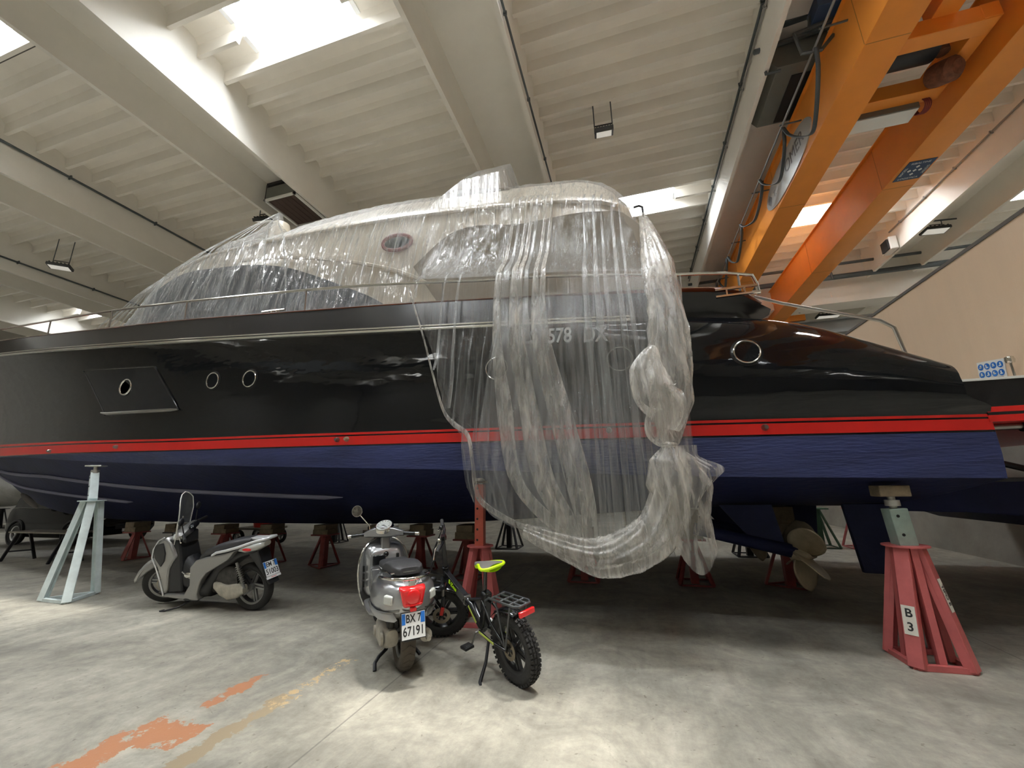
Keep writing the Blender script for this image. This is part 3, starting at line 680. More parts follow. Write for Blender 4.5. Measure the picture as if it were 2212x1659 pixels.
mb = MB(); mb.sphere((-13.9, 6.42, 1.28), (.42, .05, .07), rot=Matrix.Rotation(R(24), 3, 'Y')); obj('thruster_opening', mb, 'seam', hull)
# stern platform and gear
mb = MB()
for z0, z1, m_ in ((1.885, 1.94, 0), (1.94, 1.965, 1), (1.965, 2.01, 0), (2.01, 2.235, 1)): mb.bb((2.88 if z0 < 2 else 2.7, 4.31, z0), (5.6, 9.69, z1), m_)
obj('stern_platform', mb, ['stripe_red', 'hull_black_satin'], hull, smooth=0)
mb = MB(); mb.bb((2.72, 4.295, 2.235), (5.6, 9.7, 2.255)); mb.sphere((3.05, 4.6, 2.265), (.33, .12, .035)); obj('platform_trim', mb, 'white_frame', hull)
mb = MB(); mb.prism([(2.85, 1.43), (4.3, 1.40), (5.7, 1.12), (5.4, 1.02), (4.9, .98), (4.45, .87), (4.05, 1.02), (3.6, 1.06), (2.85, 1.08)], 5.9, 8.1); obj('stern_keel_pod', mb, 'bottom_blue_shaded', hull, bevel=.02)
mb = MB(); mb.bb((2.92, 4.6, 1.40), (3.9, 5.7, 1.43)); mb.bb((2.9, 8.3, 1.40), (3.9, 9.4, 1.43)); obj('trim_tab', mb, 'black_steel', hull)
mb = MB(); mb.tube([(2.9, 4.8, 1.66), (3.6, 4.8, 1.42)], .028, 8); obj('trim_ram', mb, 'black_steel', hull)
mb = MB(); mb.tube([(2.88, 4.55, 1.86), (3.25, 4.5, 1.86)], .03, 12); mb.tube([(3.2, 4.5, 1.86), (3.9, 4.5, 1.87)], .05, 12, mi=1); obj('exhaust_pipe', mb, ['chrome_dull', 'black_steel'], hull)
# bulwark, capping, rub rail
def bul(side, t, x):
    k = ss(-.9, .9, x); b0 = lerp(P_MOULD(x) - .04, 2.44, k); b1 = P_CAP(x) * lerp(1, .985, k)
    z0 = z_top(x) - .02; z1 = z_cap(x)
    return Vector((x, YC - side * lerp(b0, b1, t ** 1.6 if x > 0 else t), lerp(z0, z1, t)))
mb = MB()
for side in (1, -1):
    secs = []
    EX = [(0, 0), (.2, -.01), (.4, .05), (.6, .14), (.8, .15), (1, .0)]
    for i in range(110):
        u = i / 109; x0 = -19.8 + (1.44 + 19.8) * u ** 1.2; sec = []
        for t in (0, .2, .4, .6, .8, 1.0):
            e_ = ss(.7, 1.44, x0); x = x0 + interp(t, EX) * e_; q_ = bul(side, t, x0); sec.append(Vector((x, q_.y + side * (.20 * ss(1.15, 1.44, x0) ** 2 + .05 * math.sin(math.pi * t) * e_), q_.z - .07 * t * ss(1.1, 1.44, x0))))
        sec += [Vector((p.x, p.y + side * (.16 - .145 * ss(1.2, 1.44, x0)), p.z)) for p in reversed(sec)]
        secs.append([tuple(p) for p in sec])
    mb.loft(secs)
obj('bulwark', mb, 'hull_black_satin', hull, smooth=50)
def along(fn, x0, x1, n): return [fn(x0 + (x1 - x0) * i / (n - 1)) for i in range(n)]
for side in (1, -1):
    mb = MB(); pts = along(lambda x: (x, YC - side * (P_CAP(x) - .05 - .22 * ss(1.1, 1.46, x) ** 2), z_cap(x) + .012 - .06 * ss(1.1, 1.46, x)), -19.6, 1.45, 120); mb.tube(pts, .062, 8, flat=.38); obj('cap_rail', mb, 'varnished_wood', hull)
    mb = MB(); mb.tube(along(lambda x: (x, YC - side * (P_MOULD(x) + .015), z_mould(x) - .01), -19.6, .16, 90), .021, 8)
    mb.tube(along(lambda x: (x, YC - side * (P_MOULD(x) + .008), z_mould(x) + .035), -19.6, .16, 90), .014, 8); obj('rub_rail', mb, 'chrome', hull)
    z_rl = smooth_tab([(-20, 5.75), (-12.1, 4.83), (-7, 4.50), (-2.77, 4.14), (-1.68, 4.0), (-.9, 3.92), (.65, 3.68), (1.2, 3.60), (1.38, 3.55)])
    mb = MB(); pts = along(lambda x: (x, YC - side * (P_CAP(x) - .03), z_rl(x)), -19.6, 1.38, 90) + [(1.43, YC - side * 2.5, 3.48), (1.44, YC - side * 2.49, 3.36)]; mb.tube(pts, .019, 8); obj('guard_rail', mb, 'chrome', hull)
    for x in ((-14.2, -10.7, -8.75, -6.85, -4.42, -2.2, -.2, .68, 1.25) if side == 1 else (-10.7, -6.85, -2.2, 1.25)):
        mb = MB(); mb.tube([(x, YC - side * (P_CAP(x) - .04), z_cap(x)), (x, YC - side * (P_CAP(x) - .03), z_rl(x))], .012, 6); obj('rail_post', mb, 'chrome_dull', hull)
    mb = MB(); yy = YC - side * 2.3; mb.tube([(1.45, yy, 3.42), (1.70, yy, 3.30), (2.15, yy, 3.13), (2.52, yy, 2.99), (2.62, yy, 2.90), (2.665, yy, 2.55)], .017, 10); obj('stern_rail', mb, 'chrome_dull', hull)
mb = MB(); mb.bb((1.0, 4.375, 3.40), (1.40, 4.40, 3.425)); mb.bb((1.0, 4.375, 3.325), (1.42, 4.40, 3.345)); mb.bb((1.1, 4.38, 3.34), (1.115, 4.40, 3.41)); mb.bb((1.27, 4.38, 3.34), (1.285, 4.40, 3.41)); obj('fairlead', mb, 'chrome', hull)
mb = MB(); mb.tube([(-5.1, 4.50, z_cap(-5.1) + .03), (-5.1, 4.50, z_cap(-5.1) + .10)], .02, 8); mb.tube([(-5.0, 4.5, z_cap(-5) + .03), (-5.0, 4.5, z_cap(-5) + .10)], .02, 8); mb.tube([(-5.28, 4.5, z_cap(-5.1) + .10), (-4.85, 4.5, z_cap(-4.9) + .10)], .018, 8); obj('mooring_cleat', mb, 'chrome', hull)
# portholes
def porthole(x, z, r, tilt=0, name='porthole', covered=False, sx=1.):
    y = hy(x, z); e = .02; nz = (hy(x, z + e) - hy(x, z - e)) / (2 * e); nx = (hy(x + e, z) - hy(x - e, z)) / (2 * e); n = Vector((nx, -1, nz)).normalized(); c = Vector((x, y, z))
    g = MB(); g.lathe([(0, .012), (r * .86, .012), (r * 1.0, .006), (r * 1.28, .004), (r * 1.33, -.03)], c, n, 36); o = obj(name, g, 'gloss_black', hull)
    g = MB(); g.ring(c + n * .014, n, r, .0085, 40, 8); obj('porthole_rim', g, 'chrome', o)
    g = MB(); g.lathe([(0, .0), (r * .9, .0)], c + n * .0135, n, 32); obj('porthole_glass', g, 'dark_glass', o)
porthole(-5.81, 3.01, .115); porthole(-5.10, 2.97, .115); porthole(1.17, 2.67, .115); porthole(-1.4, 2.75, .13); porthole(-.03, 2.72, .13)
# big recessed hull window with its own porthole
def hp(x, z, off=.0): return Vector((x, hy(x, z) - off, z))
def patch(poly, off, n=10):
    (a, b, c, d) = poly; mb = MB()
    def fn(u, v):
        p = Vector(a).lerp(Vector(b), u).lerp(Vector(d).lerp(Vector(c), u), v); return hp(p.x, p.y, off)
    return mb.grid(fn, n, n)
wp = [(-9.0, 3.50), (-7.12, 3.36), (-6.46, 2.64), (-8.25, 2.66)]
win = obj('hull_window', patch(wp, .012), 'dark_glass', hull, recalc=False)
mb = MB(); fr = []
for k in range(4):
    a, b = wp[k], wp[(k + 1) % 4]
    for i in range(8): fr.append(hp(lerp(a[0], b[0], i / 8), lerp(a[1], b[1], i / 8), .012))
mb.tube(fr, .012, 6, closed=True); obj('window_frame', mb, 'hull_black_satin', win)
mb = MB(); mb.tube([hp(lerp(-8.35, -6.44, i / 12), lerp(2.70, 2.625, i / 12) + (.0 if i else .02), .03) for i in range(13)], [.012] + [.024] * 11 + [.012], 8); obj('window_sill', mb, 'chrome_dull', win)
c = hp(-7.76, 3.09, .02)
mb = MB(); mb.ring(c, (0, -1, 0), .125, .014, 36, 8); obj('porthole_rim', mb, 'chrome', win)
mb = MB(); mb.lathe([(0, 0), (.12, 0)], c, (0, -1, 0), 32); obj('porthole_glass', mb, 'gloss_black', win)
# drain fittings on the red stripe
for x, z in ((-7.83, 2.14), (-9.9, 2.17), (-3.55, 2.04), (-3.41, 2.04), (1.23, 1.93), (-.2, 1.98)):
    mb = MB(); y = hy(x, z); mb.lathe([(0, .05), (.018, .05), (.03, .02), (.032, 0)], (x, y, z), (0, -1, 0), 14); obj('skin_fitting', mb, 'chrome_dull' if x != -3.41 else 'bronze', hull)
# registration number
for s_, x in (('LS', -1.0), ('578', -.66), ('DX', -.27)):
    tx = text(s_, .245, .001, bold=.004, sx=.74); tx.xf(frame((x, hy(x, 3.0) - .012, 3.06 - .085 * (x + .7)), (1, 0, -.06), (0, .02, 1))); obj('registration_lettering', tx, 'letter_silver', hull, smooth=0)
# running gear
def prop(cx, cy, cz, rot0):
    t = Vector((1, 0, .0)).normalized(); mb = MB()
    mb.lathe([(0, .16), (.03, .14), (.062, .06), (.07, -.08), (.06, -.12), (0, -.12)], (cx, cy, cz), t, 20)
    for k in range(5):
        a = rot0 + 2 * math.pi * k / 5; rad = Vector((0, math.cos(a), math.sin(a))); tan = Vector((0, -math.sin(a), math.cos(a)))
        def fn(i, j):
            s = j; r = .05 + .37 * s; wd = .19 * math.sin(math.pi * min(1, .12 + .82 * s)) ** .6 * (1 if s < .93 else .7); tw = R(6 + 14 * s); q = (i - .5) * 2
            return Vector((cx, cy, cz)) + rad * (r - .02 * q * q) + (tan * math.sin(tw + .4) + t * math.cos(tw + .4)) * wd * q + t * .05 * s
        mb.grid(fn, 11, 13)
    return mb
for i, (yy, a) in enumerate(((5.95, R(-83)), (8.05, R(40)))):
    obj('propeller', prop(1.86, yy, .58, a), 'bronze', hull, solid=.012)
    mb = MB(); mb.tube([(.7, yy, .86), (1.75, yy, .62)], [.075, .08], 14); mb.tube([(1.72, yy, .625), (1.84, yy, .59)], .06, 14); obj('shaft_tube', mb, 'bottom_blue_shaded', hull)
    mb = MB(); mb.loft([[(1.02, yy - .02, 1.15), (1.62, yy - .02, 1.15), (1.62, yy + .02, 1.15), (1.02, yy + .02, 1.15)], [(1.34, yy - .02, .74), (1.70, yy - .02, .66), (1.70, yy + .02, .66), (1.34, yy + .02, .74)]]); obj('shaft_strut', mb, 'bottom_blue_shaded', hull)
    mb = MB(); mb.loft([[(2.36, yy - .03, 1.16), (2.86, yy - .015, 1.16), (2.86, yy + .015, 1.16), (2.36, yy + .03, 1.16)], [(2.44, yy - .03, .40), (2.76, yy - .015, .39), (2.76, yy + .015, .39), (2.44, yy + .03, .40)]]); obj('rudder', mb, 'bottom_blue_shaded', hull, bevel=.01)

# ---------------------------------------------------------------- deckhouse
z_edge = smooth_tab([(-10.3, 4.42), (-9.4, 4.85), (-8.4, 5.56), (-7.6, 5.82), (-6.5, 5.87), (-4.5, 5.82), (-3.34, 5.76), (-2.2, 5.63), (-1.3, 5.52), (-.4, 5.36), (.05, 5.20), (.3, 4.98), (.42, 4.66)])
z_roof = smooth_tab([(-10.3, 4.42), (-9.4, 4.86), (-8.4, 5.60), (-7.6, 5.95), (-6.5, 6.32), (-5.5, 6.58), (-4, 6.70), (-3, 6.62), (-.85, 6.40), (-.27, 6.28), (.05, 6.02), (.3, 5.5), (.42, 4.9)])
def y_side(x, z): return 5.02 + .05 * (z - 4) + .9 * max(0, (-8.6 - x) / 1.7) ** 1.5 + .10 * ss(.1, .42, x)
mb = MB(); secs = []
for x in list(np.linspace(-10.3, .42, 60)):
    ze, zr_ = z_edge(x), z_roof(x); zb = z_top(x) - .05; s = []
    for z in (zb, lerp(zb, ze, .5), ze): s.append((x, y_side(x, z), z))
    ye = y_side(x, ze); s += [(x, lerp(ye, 5.95, .35), lerp(ze, zr_, .52)), (x, lerp(ye, 5.95, .75), lerp(ze, zr_, .88)), (x, 5.98, zr_), (x, 7, zr_ + .06)]
    s += [(p[0], 14 - p[1], p[2]) for p in reversed(s[:-1])]; secs.append(s)
mb.loft(secs); house = obj('deckhouse', mb, 'gelcoat', hull, smooth=50)
mb = MB(); mb.tube([(x, y_side(x, z_edge(x)) - .01, z_edge(x)) for x in np.linspace(-8.2, .1, 40)], .03, 8); obj('roof_moulding', mb, 'gelcoat', house)
# wheelhouse glazing under its cover
mb = MB(); top = smooth_tab([(-9.9, 4.62), (-8.9, 5.1), (-8.15, 5.46), (-7.1, 5.47), (-6.1, 5.35), (-5.46, 5.18), (-4.85, 4.92), (-4.22, 4.61), (-3.73, 4.36), (-3.34, 4.10)])
mb.grid(lambda i, j: Vector((lerp(-9.9, -3.34, i), y_side(lerp(-9.9, -3.34, i), 4.8) - .045 - .02 * (1 - j), lerp(z_top(lerp(-9.9, -3.34, i)) + .05, top(lerp(-9.9, -3.34, i)), j))), 40, 8)
obj('window_cover', mb, 'window_cover', house, recalc=False)
mb = MB(); mb.tube([(x, y_side(x, 5) - .05, smooth_tab([(-6.6, 5.52), (-5.69, 5.42), (-4.69, 5.20), (-3.77, 4.92), (-3.09, 4.64), (-2.7, 4.4)])(x)) for x in np.linspace(-6.6, -2.7, 24)], .035, 6); obj('side_moulding', mb, 'gelcoat', house)
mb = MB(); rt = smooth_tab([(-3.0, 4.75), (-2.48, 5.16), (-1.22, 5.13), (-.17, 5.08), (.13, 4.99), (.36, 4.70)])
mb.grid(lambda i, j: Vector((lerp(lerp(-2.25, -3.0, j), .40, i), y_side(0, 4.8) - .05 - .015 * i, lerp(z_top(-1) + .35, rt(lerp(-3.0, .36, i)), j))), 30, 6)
obj('aft_recess_shade', mb, 'gelcoat_shade', house, recalc=False)  # darker gelcoat panel, shade below the roof overhang painted into its colour
mb = MB(); c = (-3.34, y_side(-3.34, 5.25) - .03, 5.27); mb.ring(c, (0, -1, 0), .26, .03, 36, 8, sy=.52, u=(1, 0, -.08)); pr2 = obj('oval_port', mb, 'leg_dark_red', house)
mb = MB(); mb.lathe([(0, 0), (.25, 0)], (0, 0, 0), (0, -1, 0), 30); mb.v = [(c[0] + v[0], c[1] + .0, c[2] + v[2] * .5 - .08 * v[0]) for v in mb.v]; obj('port_glass', mb, 'chrome_dull', house)
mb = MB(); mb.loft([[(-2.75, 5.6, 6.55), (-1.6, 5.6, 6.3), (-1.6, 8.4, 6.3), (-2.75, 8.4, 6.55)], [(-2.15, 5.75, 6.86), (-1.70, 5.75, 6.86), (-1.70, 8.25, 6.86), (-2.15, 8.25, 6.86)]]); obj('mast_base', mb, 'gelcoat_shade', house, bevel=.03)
mb = MB(); mb.lathe([(.22, 0), (.22, .2), (.16, .45), (0, .55)], (-6.85, 6.0, 6.55), (0, 0, 1), 20); obj('radar_dome', mb, 'gelcoat', house)

# ================================================================ clear plastic sheeting
def fold(x, v, seed=0, sc=1.0):
    a = mnoise.noise(Vector((x * 4.5 * sc + seed, v * .9, seed))); b = mnoise.noise(Vector((x * 11 * sc, v * 1.6 + 5, seed + 3))); c_ = mnoise.noise(Vector((x * 25, v * 7, seed)))
    return (1 - 2 * abs(a)) * .6 + (1 - 2 * abs(b)) * .3 + c_ * .15
sheet = thing('plastic_sheet', 'crumpled clear plastic sheeting draped over the yacht deckhouse and hanging down its side', 'plastic sheet', (0, 0, 0))
z_rl1 = smooth_tab([(-20, 5.75), (-12.1, 4.83), (-7, 4.50), (-2.77, 4.14), (-1.68, 4.0), (-.9, 3.92), (.65, 3.68)])
def cover(u, v):
    x = lerp(-10.25, .62, u); xx = min(x, .40); ze, zr_ = z_edge(xx), z_roof(xx); over = ss(-2.85, -2.55, x)
    yb = lerp(4.80 if x > -9 else 4.85, 4.41, over); zb = lerp(z_cap(x) + .04, z_rl1(x) + .025, over); f = fold(x + .35 * v, v * 2)
    ye = y_side(xx, ze) - .05; off = ss(.40, .62, x)
    pts = [(7, zr_ + .12), (5.95, zr_ + .06), (lerp(ye, 5.95, .35), lerp(ze, zr_, .56) + .03), (ye, ze + .02)]
    if v < .38:
        s = v / .38 * 3; k = min(2, int(s)); a, b = pts[k], pts[k + 1]; y, z = lerp(a[0], b[0], s - k), lerp(a[1], b[1], s - k)
        z += .018 * f; y -= .012 * f
    else:
        s = (v - .38) / .62; y = lerp(ye, yb, s ** lerp(1.25, 3.0, over)); z = lerp(ze, zb, s); A = .075 * math.sin(math.pi * min(1, s * .9 + .05)) + .012; y -= A * f + .02
        if x < -9.0: x -= 0
    # tents over the radar dome and the mast
    r = math.hypot((x + 6.88) * 1.25, (y - 5.95) * 1.1); pk = 7.24 - 1.32 * max(0, r - .06) ** .72
    if v < .38 and pk > z: z = pk + .02 * f
    elif v >= .38 and r < 1.6:
        s = (v - .38) / .62; zt_ = max(ze, 7.24 - 1.32 * max(0, math.hypot((x + 6.88) * 1.25, (ye - 5.95) * 1.1) - .06) ** .72); z += (zt_ - ze) * (1 - s) ** 1.6
    if -3.2 < x < -1.60 and v < .36: z = max(z, 6.93 - .62 * max(0, -2.25 - x) - 1.1 * max(0, 5.75 - y))
    if off > 0: z -= off * .25 * (1 - v)
    return Vector((x, y, z))
mb = MB(); mb.grid(cover, 460, 90); obj('deckhouse_cover', mb, 'film_cover', sheet, smooth=180, recalc=False)
# far side drop so the sheet also closes over the other side
mb = MB(); mb.grid(lambda u, v: Vector((lerp(-10.25, .42, u), lerp(7, 14 - y_side(lerp(-10.25, .42, u), 5) + .06, min(1, v * 2)), lerp(z_roof(lerp(-10.25, .42, u)) + .12, z_edge(lerp(-10.25, .42, u)) + .03, min(1, v * 2)) - max(0, v - .5) * 2 * .9)), 60, 16); obj('far_drop', mb, 'film_cover', sheet, recalc=False)
ZBOT = [(-2.56, 4.10), (-2.45, 3.6), (-2.3, 3.16), (-2.2, 2.8), (-2.04, 2.3), (-1.9, 2.12), (-1.73, 1.98), (-1.70, 1.45), (-1.63, 1.28), (-1.41, 1.12), (-1.08, .96), (-.6, .82), (-.3, .80), (0, .88), (.2, 1.02), (.35, 1.2), (.6, 1.45)]
def curtain_y(z): return lerp(4.39, 4.235, ss(3.95, 2.7, z)) if z > 2.7 else lerp(4.235, 4.06, ss(2.7, 1.4, z))
def curtain(seed, x0, x1, amp, dy, zb_add=0.):
    def fn(u, v):
        x = lerp(x0, x1, u); zt = z_rl1(x) + .02; zb = interp(x, ZBOT) + zb_add; z = lerp(zt, zb, v)
        h = (zt - z); f = fold(x + .10 * math.sin(h * 1.1 + seed), h * .25, seed, 1.2); A = amp * (.25 + min(1, h / 1.2))
        xs = x + .05 * math.sin(h * 1.3 + x * 3) * min(1, h) + (.05 * math.sin(h * 2.2) if u < .02 else 0)
        if z < 1.9: xs += (1.9 - z) * .16 * (x < .2) * (1 - (x + 1.7) / 2.2)
        y = curtain_y(z) + dy - A * (f - .1)
        return Vector((xs, min(y, hy(min(x, 2), max(z, 2.0)) - .03 if z > 1.5 else 4.35), z))
    return fn
mb = MB(); mb.grid(curtain(0, -2.56, .60, .085, 0), 340, 120); obj('hanging_curtain', mb, 'film_curtain', sheet, smooth=180, recalc=False)
mb = MB(); mb.grid(curtain(7.3, -1.45, .55, .07, -.06, .0), 240, 110); obj('hanging_curtain', mb, 'film_curtain', sheet, smooth=180, recalc=False)
# pleats: bunched runs that fall into the swag
rnd = random.Random(5)
def strand(pts, rads, seed, m='film_gathered', n=28, nk=26, flat=.35, amp=.22, name='pleat'):
    P4 = [Vector(p) for p in pts]; k = len(P4); mb = MB()
    def at(t):
        s = t * (k - 1); i = min(k - 2, int(s)); f = s - i; p0, p1, p2, p3 = P4[max(0, i - 1)], P4[i], P4[i + 1], P4[min(k - 1, i + 2)]
        return .5 * ((2 * p1) + (p2 - p0) * f + (2 * p0 - 5 * p1 + 4 * p2 - p3) * f * f + (3 * p1 - p0 - 3 * p2 + p3) * f ** 3), float(np.interp(s, range(k), rads))
    def fn(i, j):
        p, r = at(j); q, _ = at(min(1, j + .01)); q0, _ = at(max(0, j - .01)); T = (q - q0).normalized(); U = Vector((0, -1, 0)); S = T.cross(U).normalized(); U = S.cross(T)
        a = 2 * math.pi * i; w_ = 1 + amp * (1 - 2 * abs(mnoise.noise(Vector((math.cos(a) * 2.2 + seed, math.sin(a) * 2.2 + j * 2.2, seed + j * 1.5))))) * 1.6 + amp * .5 * mnoise.noise(Vector((math.cos(a) * 6, math.sin(a) * 6 + j * 9, seed)))
        return p + (S * math.cos(a) + U * math.sin(a) * flat) * r * w_
    mb.grid(fn, nk, n, wrapu=True); return obj(name, mb, m, sheet, smooth=180, recalc=False)
for i in range(7):
    x = -1.42 + i * .095 + rnd.uniform(-.02, .02); z0 = z_rl1(x) + .9 - .08 * i
    strand([(x + .10, 5.45, z_edge(x) + .38), (x + .07, 4.96, z_edge(x)), (x + .04, 4.90, 5.0), (x, 4.74, 4.45), (x, 4.40, z_rl1(x) + .02), (x + .03, 4.21, 3.1), (x + .14 + .01 * i, 4.12, 2.2), (x + .32 + .012 * i, 4.0, 1.45), (-.62 + i * .035, 3.98, .98 - i * .01)], [.008, .012, .016, .02, .02 + rnd.uniform(0, .02), .03 + rnd.uniform(0, .02), .035 + rnd.uniform(0, .035), .05, .05], i * 3.1, 'film_curtain' if i % 3 == 1 else 'film_gathered', 70, 12, .3, .3)
for x, w_ in ((-.35, .02), (-.22, .022), (-.12, .016), (.02, .018), (.12, .014), (-1.95, .012), (-2.15, .01)):
    zb = interp(x, ZBOT) + .1; strand([(x + .03, 5.45, z_edge(x) + .38), (x + .02, 4.96, z_edge(x)), (x, 4.90, 4.95), (x, 4.74, 4.4), (x, 4.40, z_rl1(x) + .02), (x + .02, 4.21, 3.1), (x + .05, 4.13, lerp(3.1, zb, .5)), (x + .05, 4.05, zb)], [w_ * .3, w_ * .5, w_ * .6, w_ * .8, w_, w_ * 1.3, w_ * 1.5, w_], x * 9, 'film_curtain', 60, 12, .3, .35)
strand([(-1.05, 4.0, 1.02), (-.6, 3.97, .86), (-.34, 3.95, .80), (-.09, 3.96, .86), (.13, 3.98, 1.0), (.25, 4.0, 1.2), (.33, 4.0, 1.48), (.34, 4.0, 1.76)], [.05, .10, .135, .15, .155, .14, .14, .05], 11, n=110, nk=60, flat=.85, amp=.2, name='gathered_swag')
strand([(.40, 5.0, 4.92), (.43, 4.75, 4.5), (.46, 4.42, 3.85), (.47, 4.18, 3.2), (.44, 4.1, 2.7), (.40, 4.04, 2.2), (.35, 4.0, 1.78)], [.025, .07, .13, .13, .15, .15, .05], 21, n=110, nk=60, flat=.45, amp=.28, name='bunched_corner')
strand([(.30, 4.02, 2.75), (.22, 3.98, 2.5), (.26, 3.94, 2.25), (.36, 3.94, 2.1), (.28, 3.96, 1.92), (.36, 3.98, 1.80)], [.02, .12, .15, .13, .10, .05], 31, n=70, nk=44, flat=.6, amp=.3, name='bunched_corner')
# tension creases over the deckhouse: from the tented peak, from the windscreen corner and straight down the side
def crease(a, b, r, seed, sag=.06):
    a, b = Vector(a), Vector(b); m = a.lerp(b, .5) + Vector((0, -.04, -sag)); strand([a, a.lerp(m, .5) + Vector((0, -.03, 0)), m, m.lerp(b, .5) + Vector((0, -.01, 0)), b], [r * .4, r, r * .8, r, r * .5], seed, 'film_curtain', 40, 8, .35, .35, name='crease')
rc = random.Random(9)
def side_pt(x, u): return Vector((x, lerp(y_side(x, z_edge(x)) - .09, 4.78, u ** 1.25), lerp(z_edge(x), z_cap(x) + .05, u)))
for i, x in enumerate((-8.3, -7.9, -7.6, -7.35, -7.1, -6.9, -6.7, -6.45, -6.15, -5.8)):
    t_ = side_pt(x + (x + 6.9) * .12, .0); strand([(-6.88 + (x + 6.9) * .03, 5.88, 7.2), t_.lerp(Vector((-6.88, 5.8, 7.2)), .45), t_, side_pt(x + (x + 6.9) * .3, .35), side_pt(x + (x + 6.9) * .5, .75)], [.005, .009, .013, .012 + rc.uniform(0, .012), .006], i * 2.7, 'film_curtain', 50, 8, .35, .35, name='crease')
for i, x in enumerate((-9.9, -9.65, -9.4, -9.15, -8.9, -8.6, -8.3)): crease(side_pt(-8.45, .02), side_pt(x, .97), .012 + rc.uniform(0, .012), i * 5.1, .02)
for i in range(9): x = -5.3 + i * .29 + rc.uniform(-.08, .08); crease(side_pt(x + .12, .0), side_pt(x - .05, .92), .007 + rc.uniform(0, .011), i * 1.9 + 50, .0)
mb = MB(); mb.ring((.34, 3.99, 1.78), (0.1, 0, 1), .055, .022, 20, 8); obj('knot', mb, 'film_gathered', sheet)
strand([(x, min(4.2, curtain_y(z)) - .02, z) for x, z in ((-2.54, 3.9), (-2.45, 3.6), (-2.3, 3.16), (-2.18, 2.75), (-2.03, 2.3), (-1.88, 2.12), (-1.70, 1.98), (-1.62, 1.7), (-1.58, 1.45), (-1.50, 1.28), (-1.25, 1.12), (-.92, .98), (-.6, .86))], [.008] * 4 + [.014, .022, .016, .012, .016, .02, .018, .025, .05], 77, n=90, nk=10, flat=.6, amp=.4, name='sheet_hem')
def skirt(u, v):
    z = lerp(1.78, .80 + .10 * math.sin(u * 9), v); cx = lerp(.34, .46, v); hw = interp(v, [(0, .04), (.15, .18), (.4, .25), (.7, .16), (1, .15)]) ; a = lerp(-.15, 1.15, u) * math.pi
    f = fold(u * 3.0, v * 1.2, 40, .8); r = 1 + .22 * f
    return Vector((cx - math.cos(a) * hw * r, 3.99 - math.sin(a) * hw * .55 * r, z))
mb = MB(); mb.grid(skirt, 90, 60); obj('loose_tail', mb, 'film_gathered', sheet, smooth=180, recalc=False)
def flap(u, v):
    f = fold(u * 2, v, 60); return Vector((lerp(.38, lerp(.56, .76, ss(.2, .55, v)) if v < .6 else lerp(.76, .58, (v - .6) / .4), u), 3.93 - .05 * math.sin(u * 3) - .03 * f, lerp(1.76, lerp(1.05, 1.50 - .12, u) , v)))
mb = MB(); mb.grid(flap, 40, 40); obj('loose_tail', mb, 'film_gathered', sheet, smooth=180, recalc=False)
mb = MB(); mb.tube([(.42, 5.0, 4.86), (.42, 5.0, 5.02), (.38, 5.0, 5.05), (.31, 5.0, 5.04)], .014, 8); obj('hook', mb, 'black_steel', house)
